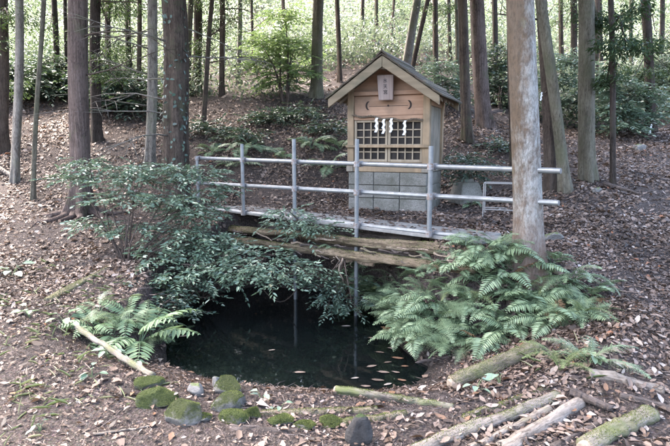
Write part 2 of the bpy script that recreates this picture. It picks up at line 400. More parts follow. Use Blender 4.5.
def join(parts):
    V, F, A = [], [], []; b = 0
    for v, f, a in parts:
        V.append(v); F.append(f + b); A.append(a); b += len(v)
    return np.concatenate(V), np.concatenate(F), np.concatenate(A)
def gnormal(x, y, e=.03):
    return unit(np.stack([-(gz(x + e, y) - gz(x - e, y)) / (2 * e), -(gz(x, y + e) - gz(x, y - e)) / (2 * e), np.ones_like(x)], -1))

# ------------------------------------------------------------------ trees
CROWNS = {}
def trunk_np(axis_pts, radii, sides=32, ridge=.06, flare=.5, seed=0, flare_h=.22):
    pts = np.array(axis_pts); n = len(pts)
    ang = np.linspace(0, 2 * np.pi, sides, endpoint=False)
    V = []
    for i in range(n):
        h = pts[i, 2]
        rr = radii[i] * (1 + ridge * 2 * (vn(ang * sides / 6.283 * .9, np.full(sides, h * .8), seed) - .5) + ridge * 1.5 * np.sin(ang * 3 + seed))
        rr = rr * (1 + flare * np.exp(-max(h, 0) / flare_h) * (.6 + .5 * np.sin(ang * 5 + seed * 1.7)))
        V.append(np.stack([pts[i, 0] + np.cos(ang) * rr, pts[i, 1] + np.sin(ang) * rr, np.full(sides, h)], -1))
    V = np.concatenate(V)
    i = np.arange(n - 1)[:, None] * sides; k = np.arange(sides)[None]; k2 = (k + 1) % sides
    F = np.stack([i + k, i + k2, i + sides + k2, i + sides + k], -1).reshape(-1, 4)
    return V, F
def spray_np(cen, n, rad, hgt, L, g, droop=.3):
    th = g.uniform(0, 6.283, n); r = rad * np.sqrt(g.uniform(0, 1, n)); 
    P = np.stack([cen[0] + np.cos(th) * r, cen[1] + np.sin(th) * r, cen[2] + hgt * g.normal(0, .5, n)], -1)
    D = np.stack([np.cos(th + g.normal(0, .6, n)), np.sin(th + g.normal(0, .6, n)), g.normal(-droop, .35, n)], -1)
    N = unit(np.stack([g.normal(0, .4, n), g.normal(0, .4, n), np.ones(n)], -1))
    return leaves(P, D, N, L * g.uniform(.6, 1.3, n), L * g.uniform(.3, .55, n), g.uniform(0, 1, n))
def tree(label, x0, bx, by, w, bark, H=15., cr=2.2, ch=6., n_leaf=2600, cat='tree', low=(), wiggle=.012, leafmat=None, fork=None, flare=.5, group='trees standing on the wooded slope', P=None, ridge=.06, lsz=.3, name='forest_tree'):
    P = P or ground_at(bx, by); top = at(x0, 0, P.y)
    lean = (top - P); lean = lean / max(lean.z, .5)
    rad = w * .88 * P.y / FPX / 2
    if P.y > 10.4: n_leaf = 700; ch = 8.5; cr = min(cr, 1.7)
    elif P.y < 9.5: cr *= 1.35; n_leaf = int(n_leaf * 1.5)
    o = empty(name, P); o['label'] = label; o['category'] = cat; o['group'] = group
    sd = random.randint(0, 999); g = np.random.default_rng(sd)
    hs = np.concatenate([np.arange(-.25, 5, .16), np.linspace(5.2, H, 12)])
    ax = []
    for h in hs:
        wg = wiggle * min(max(h, 0), 3)
        ax.append((lean.x * h + wg * math.sin(h * 1.3 + sd), wg * .6 * math.cos(h * 1.1 + sd), h))
    rads = [rad * max(.06, (1.04 - .045 * max(h, 0)) * (1 if h < H * .6 else max(0, 1 - (h - H * .6) / (H * .42)))) for h in hs]
    V, F = trunk_np(ax, rads, seed=sd % 50, flare=flare, ridge=ridge, flare_h=.1 + rad * .7)
    link('trunk', mesh_np('trunk', V, F, BARK[bark], smooth=True), o)
    # crown
    parts = []
    n = n_leaf; hh = ch + (H + .5 - ch) * g.uniform(0, 1, n) ** 1.3
    th = g.uniform(0, 6.283, n); fr = (H + .8 - hh) / (H + .8 - ch)
    rr = cr * np.sqrt(g.uniform(.02, 1, n)) * np.clip(fr * 1.3, .12, 1) * (.75 + .5 * vn(th * 2, hh * .9, sd))
    ctr = np.stack([lean.x * hh, 0 * hh, hh], -1)
    Pc = ctr + np.stack([np.cos(th) * rr, np.sin(th) * rr, -rr * .25], -1)
    D = np.stack([np.cos(th), np.sin(th), g.normal(-.35, .4, n)], -1) + g.normal(0, .35, (n, 3))
    N = unit(g.normal(0, .5, (n, 3)) + np.array([0, 0, 1.]))
    parts.append(leaves(Pc, D, N, g.uniform(.6, 1.4, n) * lsz, g.uniform(.35, .7, n) * lsz, g.uniform(0, 1, n)))
    for (lx, ly, lw, lh, ln) in low:
        c = at(lx, ly, P.y + random.uniform(-.5, .5)) - P
        k = P.y / FPX
        for q in range(6):
            cc = c + Vector((random.uniform(-.5, .5) * lw * k, random.uniform(-.5, .5) * lw * k, random.uniform(-.5, .5) * lh * k))
            parts.append(spray_np(cc, ln // 2, lw * k * .36, lh * k * .16, .06, g, .5))
        # the bough that carries the spray
        a = Vector((lean.x * c.z, 0, c.z + .25)); mid = (a + c) / 2 + Vector((0, 0, .2))
        MB().tube([a, mid, c, c + (c - a) * .3], [rad * .12 + .006, .012, .008, .003], 6).build('branch', BARK[bark], o, smooth=True)
    Vc, Fc, Ac = join(parts)
    link('crown', mesh_np('crown', Vc, Fc, leafmat or M_crown, Ac), o)
    # limbs
    for q in range(5):
        h = ch + (H - ch) * (.05 + .16 * q); a = random.uniform(0, 6.28); l = cr * (1 - (h - ch) / (H - ch + 1)) * .8
        b0 = Vector((lean.x * h, 0, h)); b1 = b0 + Vector((math.cos(a) * l, math.sin(a) * l, -.1 * l))
        MB().tube([b0, (b0 + b1) / 2 + Vector((0, 0, .12)), b1], [rad * .22 + .01, rad * .14 + .006, .006], 6, cap=False).build('branch', BARK[bark], o, smooth=True)
    return o, P, rad, lean
def twiggy(parent, rad, lean, h, a, l, bark, up=.1, n=5):
    """a bare side branch with a few twigs"""
    pts = [Vector((lean.x * h + math.cos(a) * rad * .6, math.sin(a) * rad * .6, h))]
    d = Vector((math.cos(a), math.sin(a), up)).normalized()
    for i in range(6):
        d = (d + Vector((random.uniform(-.25, .25), random.uniform(-.25, .25), random.uniform(-.22, .16)))).normalized(); pts.append(pts[-1] + d * l / 6)
    mb = MB().tube(pts, [.014 - .002 * i for i in range(7)], 5)
    for q in range(n):
        i = random.randint(2, 5); e = (d + Vector((random.uniform(-.9, .9), random.uniform(-.9, .9), random.uniform(-.6, .5)))).normalized()
        p0 = pts[i]; p1 = p0 + e * l * .2; p2 = p1 + (e + Vector((0, 0, random.uniform(-.4, .3)))) * l * .16
        mb.tube([p0, p1, p2], [.006, .004, .002], 4)
    mb.build('branch', BARK[bark], parent, smooth=True)

T = {}
TREES = [
 # key, label, x at top, base x, base y, width, bark, kwargs
 ('edge', 'reddish trunk cut off by the left edge of the view', 2, 0, 150, 16, 'brown', dict(low=[(12, 25, 60, 50, 460), (8, 80, 40, 30, 260)])),
 ('grey', 'slender pale grey trunk at far left beside a thinner pole-like one', 20, 15, 181, 9, 'pale', dict(H=11, cr=1.6)),
 ('pole', 'very thin straight brown trunk left of the big cedar', 41, 33, 200, 5, 'olive', dict(H=9, cr=1.1, ch=5, n_leaf=1200)),
 ('far_a', 'distant thin dark trunk between the pole tree and big cedar', 55, 57, 92, 6, 'dark', dict(low=[(50, 28, 50, 50, 480)])),
 ('cedar', 'thick reddish cedar with fibrous bark and spreading roots, left of pond', 78, 82, 214, 22, 'cedar', dict(H=17, cr=3.0, ch=5.5, n_leaf=4200, flare=1.1, wiggle=.006)),
 ('shadow', 'dark trunk close behind the thick cedar', 95, 97, 140, 11, 'dark', dict(low=[(108, 25, 50, 50, 520), (112, 70, 40, 30, 300)])),
 ('far_b', 'thin dark distant trunk right of the thick cedar', 127, 130, 95, 6, 'dark', dict(low=[(130, 35, 44, 46, 520), (134, 75, 36, 30, 300)])),
 ('smooth', 'smooth pale greenish trunk standing close beside the gnarled brown one', 155, 150, 167, 11, 'pale', dict(H=13, cr=2.0)),
 ('gnarl', 'gnarled brown mossy trunk behind the left end of the railing', 172, 178, 205, 26, 'brown', dict(H=15, cr=2.8, ch=5.2, n_leaf=3800, wiggle=.02, ridge=.12)),
 ('back_a', 'reddish brown background trunk just right of the gnarled trunk', 198, 197, 92, 9, 'brown', dict()),
 ('thin_lean', 'thin trunk tilting right, beyond the left end of the railing', 213, 203, 128, 5, 'brown', dict(H=9, cr=1.1, ch=5, n_leaf=1200)),
 ('back_b', 'thin grey background trunk left of the leafy sapling', 222, 222, 96, 6, 'brown', dict(low=[(232, 18, 46, 44, 500), (205, 45, 30, 40, 300)])),
 ('back_c', 'thinnest pale background trunk left of the leafy sapling', 240, 238, 84, 5, 'pale', dict(H=12)),
 ('mid', 'straight olive trunk standing upslope to the left of the shrine roof', 319, 317, 97, 12, 'olive', dict(H=16, cr=2.4)),
 ('mid_thin', 'thin dark trunk between the olive trunk and the shrine roof', 338, 340, 82, 5, 'brown', dict(H=11)),
 ('lean_pale', 'pale trunk leaning right behind the shrine roof', 417, 405, 72, 9, 'pale', dict(H=14)),
 ('lean_dark', 'dark thin leaning trunk crossing behind the shrine roof', 427, 411, 76, 5, 'dark', dict(H=12, low=[(432, 10, 30, 20, 220)])),
 ('roof_thin', 'thin grey trunk rising above the right roof slope', 434, 436, 84, 6, 'brown', dict(H=12)),
 ('right_a', 'reddish brown trunk nearest the right side of the shrine', 461, 468, 141, 11, 'brown', dict(H=15)),
 ('right_b', 'thick dark brown cedar upslope right of the shrine', 475, 484, 126, 16, 'cedar', dict(H=16, cr=2.6)),
 ('behind', 'dark narrow trunk half hidden behind the big pale trunk', 511, 514, 172, 8, 'dark', dict(H=13)),
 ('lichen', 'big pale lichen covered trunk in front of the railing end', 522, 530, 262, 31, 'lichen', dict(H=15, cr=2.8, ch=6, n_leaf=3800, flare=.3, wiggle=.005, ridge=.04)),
 ('twin', 'upright brown trunk, left one of a touching pair right of the lichened trunk', 544, 551, 190, 12, 'brown', dict(H=14, P=None)),
 ('twin_lean', 'leaning brown trunk, right one of a touching pair right of the lichened trunk', 543, 566, 192, 12, 'olive', dict(H=13)),
 ('dark_r', 'thin very dark trunk left of the olive trunk at right', 574, 573, 92, 7, 'dark', dict(H=13, low=[(565, 25, 40, 50, 360)])),
 ('olive_r', 'sturdy olive brown trunk, thickest of those at right beyond the railing', 585, 588, 180, 17, 'olive', dict(H=15, cr=2.6, low=[(598, 25, 40, 40, 420)])),
 ('pole_r', 'very thin dark trunk standing alone at right', 610, 613, 187, 6, 'dark', dict(H=10, cr=1.4, ch=5, low=[(625, 40, 34, 50, 420), (608, 75, 20, 40, 160)])),
 ('far_r', 'dark straight trunk near the right edge, hung with white paper', 646, 651, 132, 10, 'dark', dict(H=14, low=[(655, 30, 50, 50, 520), (635, 75, 30, 30, 200)])),
 ('far_g', 'faint distant trunk above the hillside bushes, far right', 600, 602, 80, 4, 'dark', dict(H=13)),
 ('far_h', 'faint distant trunk upslope between shrine roof and thick dark cedar', 449, 450, 62, 4, 'brown', dict(H=13)),
 ('far_i', 'faint distant trunk between leafy sapling and olive trunk', 283, 284, 52, 4, 'brown', dict(H=13)),
 ('far_j', 'faint distant trunk high on the slope left of the shrine', 363, 362, 48, 4, 'brown', dict(H=13)),
]
for i, (x0, bx, by, w) in enumerate([(66, 67, 94, 4), (108, 109, 104, 6), (139, 139, 100, 5), (190, 188, 96, 6),
                                    (252, 254, 72, 3), (376, 377, 50, 4), (394, 391, 52, 3), (456, 458, 90, 5), (494, 495, 92, 6),
                                    (560, 563, 86, 5), (598, 596, 92, 5), (631, 632, 84, 4), (662, 660, 86, 5)]):
    TREES.append((f'slim{i}', 'slim far trunk ' + ('just left of the thick reddish cedar', 'right of the dark trunk behind the cedar', 'just left of the smooth pale greenish trunk', 'touching the right side of the gnarled brown trunk', 'left of the layered green sapling',
                 'above the left slope of the shrine roof', 'above the shrine roof peak, left of the leaning pale trunk', 'just left of the reddish trunk beside the shrine', 'right of the thick dark brown cedar', 'above the touching pair of trunks',
                 'just right of the sturdy olive trunk', 'left of the dark trunk hung with paper', 'closest to the right edge of the view')[i], x0, bx, by, w, ('dark', 'brown', 'brown', 'olive')[i % 4], dict(H=12 + i % 4, name='slim_tree', group='slim trunks far up the slope', low=[(x0 + random.uniform(-14, 14), random.uniform(4, 34), 34, 22, 160)] if i % 2 else ())))
for key, label, x0, bx, by, w, bark, kw in TREES:
    T[key] = tree(label, x0, bx, by, w, bark, **kw)
    print('TREE', key, [round(v, 2) for v in T[key][1]], 'dia', round(T[key][2] * 2, 2))
for key, h, a, l in (('gnarl', 1.3, 3.4, 1.5), ('gnarl', 1.8, 2.8, 1.3), ('gnarl', 2.1, .1, 1.2), ('gnarl', 1.0, 3.9, 1.2), ('smooth', 1.5, 3.3, 1.2),
                     ('smooth', 2.2, 2.9, 1.3), ('cedar', 2.4, -.5, 1.4), ('cedar', 1.9, -.2, 1.3), ('shadow', 1.2, -.3, 1.5), ('gnarl', 2.5, .4, 1.0),
                     ('shadow', 1.8, .1, 1.3), ('shadow', 2.4, -.4, 1.4), ('far_b', 1.0, -.5, 1.4), ('far_b', 1.7, -2.4, 1.3), ('gnarl', 1.5, 3.0, 1.6), ('gnarl', 2.3, 3.6, 1.4), ('smooth', 1.0, 3.6, 1.1), ('smooth', 1.9, 3.9, 1.2), ('back_a', .9, -.6, 1.2), ('back_c', 1.2, -.4, 1.2), ('thin_lean', 1.2, .2, 1.0), ('thin_lean', 1.7, -.8, .9), ('twin', 2.2, 3.2, .8), ('pole_r', 1.8, .2, .8), ('back_a', 1.5, .3, 1.2), ('back_b', 1.8, .4, 1.3)):
    o, P, rad, lean = T[key]; twiggy(o, rad, lean, h, a, l, 'pale' if key in ('gnarl', 'smooth') else 'brown')
# roots of the cedar
o, P, rad, lean = T['cedar']
for a, l in ((-.5, .7), (-1.3, .55), (-2.2, .6), (-2.9, .5), (.1, .6), (-1.8, .35)):
    pts = []
    for i in range(6):
        r = rad * .8 + l * i / 5; q = a + .15 * math.sin(i * 1.7 + a); x = math.cos(q) * r; y = math.sin(q) * r
        pts.append((x, y, gz1(P.x + x, P.y + y) - P.z + .06 * (1 - i / 5) - .01))
    MB().tube(pts, [.065, .05, .042, .034, .026, .015], 8, jit=.12).build('root', BARK['cedar'], o, smooth=True)

# ------------------------------------------------------------------ far hillside undergrowth (reads as one mass)
def undergrowth():
    g = np.random.default_rng(11)
    parts = []
    n = 2300
    y = 12.2 + 34 * g.uniform(0, 1, n) ** 1.25; x = (g.uniform(-.78, .82, n)) * y
    keep = (fbm(x * .35, y * .35, 3, 77) > -.14) | (y > 17)
    keep &= ~((y < 13.4) & (x > -.1 * y) & (x < .12 * y) & (g.uniform(0, 1, n) < .8))
    x, y = x[keep], y[keep]; z = gz(x, y)
    for i in range(len(x)):
        k = 95
        s = g.uniform(.3, 1.0) * (.6 + y[i] / 30); sz = .045 + y[i] * .0040
        u = unit(g.normal(0, 1, (k, 3))) * g.uniform(.25, 1, (k, 1)) ** .6
        Pp = np.array([x[i], y[i], z[i] + s * .55]) + u * np.array([s, s, s * .75])
        D = u + g.normal(0, .5, (k, 3)) + np.array([0, 0, -.1])
        N = unit(np.array([0, 0, 1.]) + u * .6 + g.normal(0, .4, (k, 3)))
        base = np.clip(.40 + 2.0 * float(fbm(np.array([x[i] * .3]), np.array([y[i] * .3]), 3, 90)[0]) + g.normal(0, .13) + (y[i] - 20) * .012 - .4 * (1 - sstep(13.5, 18., y[i])), 0, .95)  # leaf tone carries the shade between trunks low down and brightness farther up
        parts.append(leaves(Pp, D, N, sz * g.uniform(.7, 1.5, k), sz * g.uniform(.4, .7, k), np.clip(base + g.normal(0, .16, k), 0, 1)))
    return join(parts)
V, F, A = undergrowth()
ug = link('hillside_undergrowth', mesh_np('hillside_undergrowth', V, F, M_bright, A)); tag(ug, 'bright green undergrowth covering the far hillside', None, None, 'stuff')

# ------------------------------------------------------------------ shrubs
def shrub(label, name, base, pads, mat, leaf=.06, dens=1.0, stems=True, cat='shrub', group=None, width=.42, stem_r=.012, six=True, up=.75):
    """pads: (px, py, width px, height px, Y) flat sprays of leaves; a stem runs from the base to each of them"""
    o = empty(name, base); tag(o, label, cat, group)
    g = np.random.default_rng(random.randint(0, 9999)); parts = []; mb = MB()
    for (px, py, w, h, Yd) in pads:
        c = np.array(at(px, py, Yd) - base); k = Yd / FPX; rx = w * k / 2; rz = h * k / 2
        n_tw = max(5, int(dens * 70 * rx * max(rz, .12) / .05)); 
        for q in range(n_tw):
            th = g.uniform(0, 6.283); r = math.sqrt(g.uniform(0, 1)) * (.8 + .35 * math.sin(th * 3 + px))
            p = c + np.array([math.cos(th) * r * rx, math.sin(th) * r * rx * .8, g.normal(0, .42) * rz - .25 * rz * r])
            d = unit(np.array([math.cos(th) + g.normal(0, .5), math.sin(th) + g.normal(0, .5), g.normal(-.02, .22)])[None])[0]
            nl = g.integers(7, 12); ln = leaf * nl * .38
            tt = np.linspace(0, 1, nl); side = np.where(np.arange(nl) % 2 == 0, 1, -1)
            S = np.cross(d, [0, 0, 1.]); S /= np.linalg.norm(S) + 1e-9
            Pp = p + d * (tt * ln)[:, None] - np.array([0, 0, 1]) * (tt ** 2 * ln * .2)[:, None]
            D = d * g.uniform(.5, .9, (nl, 1)) + S * (side * (1 - tt * .5))[:, None] + g.normal(0, .15, (nl, 3))
            D[-1] = d
            N = unit(np.array([0, 0, up]) + g.normal(0, .32, (nl, 3)))
            parts.append(leaves(Pp, D, N, leaf * g.uniform(.75, 1.25, nl), leaf * width * g.uniform(.8, 1.2, nl), np.clip(g.uniform(.15, .75) + g.normal(0, .17, nl), 0, 1), .14, .16, six))
            if q % 2 == 0: mb.tube([p - d * ln * .6, p, p + d * ln * .8], [.003, .0025, .001], 3, cap=False)
        a = Vector((random.uniform(-.06, .06), random.uniform(-.06, .06), -.08)); cv = Vector(c)
        if stems:
            mid = a.lerp(cv, .5) + Vector((random.uniform(-.08, .08), random.uniform(-.08, .08), .12 * (cv - a).length))
            MB().tube([a, a.lerp(mid, .5) + Vector((random.uniform(-.03, .03), 0, .04)), mid, cv, cv + Vector((random.uniform(-1, 1), random.uniform(-1, 1), .1)) * rx * .6],
                      [stem_r, stem_r * .8, stem_r * .6, stem_r * .35, .002], 6).build('stem', M_stem, o, smooth=True)
    V, F, A = join(parts)
    f = link('foliage', mesh_np('foliage', V, F, mat, A), o)
    if mb.v: mb.build('twigs', M_stem, o)
    return o
Bs = ground_at(128, 262)
shrub('broad evergreen shrub with tiered leaf sprays before the reddish cedar', 'evergreen_shrub', Bs,
      [(100, 172, 70, 20, 6.6), (140, 176, 80, 22, 6.5), (182, 172, 60, 20, 6.6), (214, 190, 40, 18, 6.7), (118, 196, 60, 12, 6.3), (160, 198, 70, 16, 6.3), (200, 214, 50, 18, 6.5), (96, 222, 36, 18, 6.3), (132, 226, 50, 12, 6.2), (180, 230, 50, 16, 6.3), (86, 162, 34, 10, 6.6), (216, 236, 36, 16, 6.4), (72, 178, 24, 8, 6.6), (150, 168, 60, 10, 6.7), (205, 172, 40, 12, 6.8), (188, 206, 60, 16, 6.4)], M_shrub, .06, .78)
shrub('rounded evergreen shrub hugging the left pond bank below the railing end', 'evergreen_shrub', ground_at(186, 296),
      [(165, 248, 70, 30, 6.1), (205, 246, 60, 34, 6.2), (190, 268, 80, 32, 5.9), (150, 262, 50, 22, 5.9), (222, 262, 46, 20, 6.1), (230, 246, 30, 14, 6.2)], M_shrub, .06, .55)
shrub('dense leafy bough overhanging the water below the bridge logs', 'evergreen_shrub', Vector((-1.55, 6.2, gz1(-1.75, 6.3))),
      [(236, 266, 60, 26, 5.9), (262, 258, 66, 20, 5.85), (292, 266, 66, 20, 5.8), (270, 275, 70, 18, 5.75), (318, 274, 30, 14, 5.8), (240, 252, 34, 14, 6.0)], M_shrub, .06, .62)
shrub('small leafy branch hanging between the two posts that stand in the water', 'evergreen_shrub', Vector((.12, 6.0, .5)),
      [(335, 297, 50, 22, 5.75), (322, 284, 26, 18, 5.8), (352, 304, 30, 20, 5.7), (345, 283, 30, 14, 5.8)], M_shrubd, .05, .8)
shrub('young leafy sapling poking up in front of the railing', 'sapling', Vector((-.35, 6.42, .55)),
      [(288, 210, 26, 12, 6.35), (300, 222, 40, 14, 6.3), (312, 230, 30, 10, 6.2), (330, 226, 24, 8, 6.1), (281, 222, 22, 12, 6.4)], M_shrub, .06, .6, cat='sapling')
shrub('low dark leafy plant on the bank under the bough left of the water', 'leafy_plant', ground_at(150, 318),
      [(130, 285, 50, 18, 5.5), (160, 296, 46, 22, 5.4), (118, 300, 36, 14, 5.3), (185, 290, 50, 22, 5.7), (176, 310, 40, 14, 5.4)], M_shrubd, .055, .8, cat='plant')
shrub('dark bluish shrub behind the railing right of the shrine', 'evergreen_shrub', ground_at(466, 186),
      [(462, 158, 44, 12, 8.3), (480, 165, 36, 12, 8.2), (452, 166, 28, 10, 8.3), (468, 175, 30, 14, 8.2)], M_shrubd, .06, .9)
shrub('leafy sapling with layered bright green sprays upslope left of the shrine', 'sapling', ground_at(286, 104),
      [(285, 15, 30, 22, 12.5), (278, 38, 46, 16, 12.5), (295, 48, 46, 16, 12.4), (270, 60, 44, 16, 12.5), (294, 72, 50, 16, 12.4), (278, 84, 36, 14, 12.4), (262, 45, 30, 12, 12.5)], M_sap, .10, .6, cat='sapling', stem_r=.025)
shrub('bluish evergreen bush at the far left edge of the slope', 'evergreen_shrub', ground_at(20, 112),
      [(8, 66, 40, 18, 12.0), (30, 72, 40, 16, 12.0), (14, 85, 46, 16, 11.8), (40, 88, 30, 12, 11.8)], M_shrubd, .10, 1.1)
shrub('dark evergreen bush between the thick cedar and the smooth pale trunk', 'evergreen_shrub', ground_at(118, 116),
      [(105, 78, 36, 18, 11.6), (128, 84, 40, 18, 11.5), (112, 98, 44, 16, 11.4), (136, 104, 30, 14, 11.3), (100, 62, 26, 14, 11.6)], M_shrubd, .10, 1.1)
shrub('green bush left of the thick cedar under dark foliage', 'evergreen_shrub', ground_at(58, 104),
      [(55, 60, 36, 18, 12.6), (60, 78, 44, 18, 12.5), (48, 92, 34, 12, 12.4)], M_shrubd, .10, .9)
shrub('green bush behind the very thin dark trunk at right', 'evergreen_shrub', ground_at(628, 132),
      [(612, 84, 34, 20, 11.5), (632, 95, 44, 20, 11.3), (615, 108, 36, 16, 11.2), (640, 115, 34, 12, 11.2), (622, 125, 40, 12, 11.0)], M_shrub, .09, 1.1)
shrub('light green bush at the right edge beyond the dark trunk', 'evergreen_shrub', ground_at(662, 98),
      [(664, 62, 30, 18, 14.), (660, 78, 36, 16, 14.), (640, 72, 26, 14, 14.2), (668, 90, 30, 10, 13.8)], M_bright, .10, 1.1)
shrub('bush in the gap between the thick dark cedar and the lichened trunk', 'evergreen_shrub', ground_at(500, 112),
      [(498, 66, 26, 20, 13.), (503, 85, 26, 18, 13.), (495, 98, 30, 14, 12.8), (506, 50, 20, 14, 13)], M_shrubd, .10, 1.0)
shrub('bush just behind the right roof slope of the shrine', 'evergreen_shrub', ground_at(446, 118),
      [(446, 82, 26, 18, 12.), (440, 66, 24, 16, 12.2), (452, 96, 24, 14, 12)], M_shrub, .09, 1.0)
shrub('bush behind the touching pair of trunks at right', 'evergreen_shrub', ground_at(575, 118),
      [(570, 60, 30, 18, 12.5), (560, 78, 26, 18, 12.5), (598, 85, 22, 18, 12.3), (575, 100, 30, 12, 12.2)], M_shrub, .09, 1.0)
for i, (px, py, w, lab) in enumerate([(240, 140, 40, 'left of the second railing post from the left'), (205, 132, 36, 'above the left end of the top rail'), (330, 132, 40, 'just left of the shrine lattice'),
                                 (300, 118, 44, 'below the olive trunk'), (270, 122, 36, 'below the layered sapling'), (505, 150, 26, 'left of the lichened trunk')]):
    p = ground_at(px, py)
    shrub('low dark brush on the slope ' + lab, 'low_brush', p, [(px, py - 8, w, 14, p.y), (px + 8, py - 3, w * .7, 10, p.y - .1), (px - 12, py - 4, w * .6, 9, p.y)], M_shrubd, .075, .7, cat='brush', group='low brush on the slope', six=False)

# ------------------------------------------------------------------ ferns
def frond_mesh(L, npair, maxw, arch, bip, mat, seed):
    g = np.random.default_rng(seed); parts = []
    def axisp(t):
        return np.array([L * (t - .12 * arch * t * t), 0, L * (arch * (t * .95 - t * t * 1.15)) + .02])
    for i in range(npair):
        t = .16 + .84 * (i + .5) / npair
        p = axisp(t); d = axisp(min(t + .02, 1.02)) - axisp(t - .02); d /= np.linalg.norm(d)
        env = maxw * (math.sin(min(1, (t - .08) / .42) * math.pi / 2) if t < .5 else (1 - (t - .5) / .5) ** .8 + .04)
        for s in (-1, 1):
            S = np.array([0, s, 0.]); up = np.cross(d, S) * s
            dirp = S * .93 + d * .42 + up * g.normal(-.08, .1); dirp /= np.linalg.norm(dirp)
            ln = max(env * g.uniform(.9, 1.1), .012)
            if not bip:
                parts.append(leaves(p[None], dirp[None], (up + g.normal(0, .15, 3))[None], [ln], [min(L * .72 / npair, ln * .36)], np.array([g.uniform(.2, .8)]), .08, .2, True))
            else:
                m = max(4, int(ln / .013)); tt = (np.arange(m) + .5) / m
                for s2 in (-1, 1):
                    side = np.cross(up, dirp) * s2
                    Pp = p + dirp * (tt * ln)[:, None] - up * (tt ** 2 * ln * .15)[:, None]
                    D = np.repeat((side + dirp * .45)[None], m, 0); l2 = np.maximum(L * .55 / npair * (1 - tt * .75), .006)
                    parts.append(leaves(Pp, D, np.repeat(up[None], m, 0), l2, l2 * .62, np.full(m, g.uniform(.2, .8)), .05, .1, True))
    V, F, A = join(parts)
    mb = MB().tube([axisp(t) for t in np.linspace(0, 1, 8)], list(np.linspace(.0045, .0012, 8)), 3, cap=False)
    b = len(V); V = np.concatenate([V, np.array(mb.v)]); F = np.concatenate([F, np.array(mb.f) + b]); A = np.concatenate([A, np.full(len(mb.v), .3)])
    return mesh_np('frond', V, F, mat, A)
FR = [frond_mesh(.46, 20, .11, .55 + .12 * i, False, M_fern, 40 + i) for i in range(4)]
FRB = [frond_mesh(.46, 16, .12, .5 + .14 * i, True, M_fern, 50 + i) for i in range(3)]
FRP = [frond_mesh(.42, 16, .10, .7 + .1 * i, True, M_fernp, 60 + i) for i in range(2)]
M_fernd = m_leaf('dead_fern', [(0, (.10, .06, .03)), (1, (.25, .16, .09))], .7, .2, .2, (.2, .1, .04))
FRD = frond_mesh(.40, 16, .09, .3, False, M_fernd, 71)
def fern(p, n, size, lib, label, group=None, face=None, spread=6.28, nm='fern'):
    o = empty(nm, p); tag(o, label, 'fern', group)
    a0 = random.uniform(0, 6.28) if face is None else face - spread / 2
    for i in range(n):
        a = a0 + spread * (i + random.uniform(.2, .8)) / n; s = size * random.uniform(.7, 1.15)
        link('frond', random.choice(lib), o, (math.cos(a) * .015, math.sin(a) * .015, 0), (random.uniform(-.45, .45), -random.uniform(-.1, .8), a), (s, s, s))
    return o
bank = [(350, 300), (362, 285), (372, 308), (385, 285), (392, 318), (405, 300), (410, 330), (420, 282), (428, 310), (446, 292), (450, 325), 
        (462, 276), (468, 306), (484, 290), (490, 322), (508, 300), (512, 330), (528, 316), (545, 296), (550, 326), (565, 306), 
        (585, 318), (590, 300), (548, 280), (570, 285), (352, 276), (415, 262), (515, 276), (545, 274), (430, 340), (452, 344), (365, 320), (380, 342), (395, 330), (405, 352), (422, 345), (370, 334), (388, 308), (346, 294), (466, 350), (482, 345), (510, 338), (425, 296), (404, 318), (545, 316), (575, 320), (474, 335), (500, 330), (536, 330), (562, 328), (418, 322), (440, 320), (498, 250), (508, 256), (486, 254), (512, 262), (552, 266), (530, 284), (505, 284), (556, 290), (540, 300), (366, 296), (382, 298), (398, 286), (412, 312), (440, 306), (458, 300), (475, 318), (520, 300), (562, 318),  (478, 262), (500, 268), (398, 268), (345, 315), (356, 322), (378, 330), (400, 345), (418, 352), (436, 270), (520, 285), (382, 264), (455, 268), (360, 268),  (425, 330), (440, 330)]
def fern_words(px, py):
    if px < 405 and py > 290: return 'green fern of the thicket drooping over the right rim of the water', 'ferns drooping over the right pond rim'
    if px < 470 and py <= 290: return 'green fern of the thicket just below the bridge log ends', 'ferns below the bridge logs'
    if abs(px - 530) < 45 and py < 305: return 'green fern of the thicket crowding round the foot of the lichened trunk', 'ferns round the lichened trunk'
    if py > 328: return 'green fern in the lowest row of the thicket above the thick mossy log', 'ferns above the mossy log'
    if px > 555: return 'green fern on the right flank of the fern thicket', 'ferns on the right flank of the thicket'
    return 'green fern in the middle of the fern thicket right of the pond', 'ferns in the middle of the thicket'
for i, (px, py) in enumerate(bank):
    p = ground_at(px, py)
    while p.z < WATER + .05: p.x += .03; p.z = gz1(p.x, p.y)
    lib = (FRB + FR[:1]) if (i % 3 == 0) else (FR + FRB[:1])
    if i % 7 == 3: lib = lib + [FRP[0]]
    if i % 9 == 4: lib = lib + [FRD]
    fern(p, random.randint(6, 10), random.uniform(.5, 1.05), lib, *fern_words(px, py), None if i % 2 else -1.9, 6.28 if i % 2 else 4.2)
fern(ground_at(560, 372), 9, .9, FRP, 'yellowish finely cut fern at the foot of the fern thicket')
fern(ground_at(588, 366) , 6, .8, FRB, 'small green fern at the lower right corner of the fern thicket')
M_fernl = m_leaf('light_fern_leaf', [(0, (.12, .185, .10)), (.6, (.19, .27, .15)), (1, (.28, .35, .20))], .45, .4, .3, (.2, .3, .1))
FRL = [frond_mesh(.46, 12, .12, .45 + .15 * i, False, M_fernl, 80 + i) for i in range(2)]
fern(ground_at(140, 346), 9, 1.35, FRL, 'large light green fern at the left edge of the water', None, -.2, 4.6)
fern(ground_at(120, 330), 8, 1.0, FRP + FRB, 'feathery pale fern behind the large fern left of the water')
fern(ground_at(168, 290), 7, .9, FRB, 'dark fern hanging from the left bank above the water', None, -.8, 3.5)
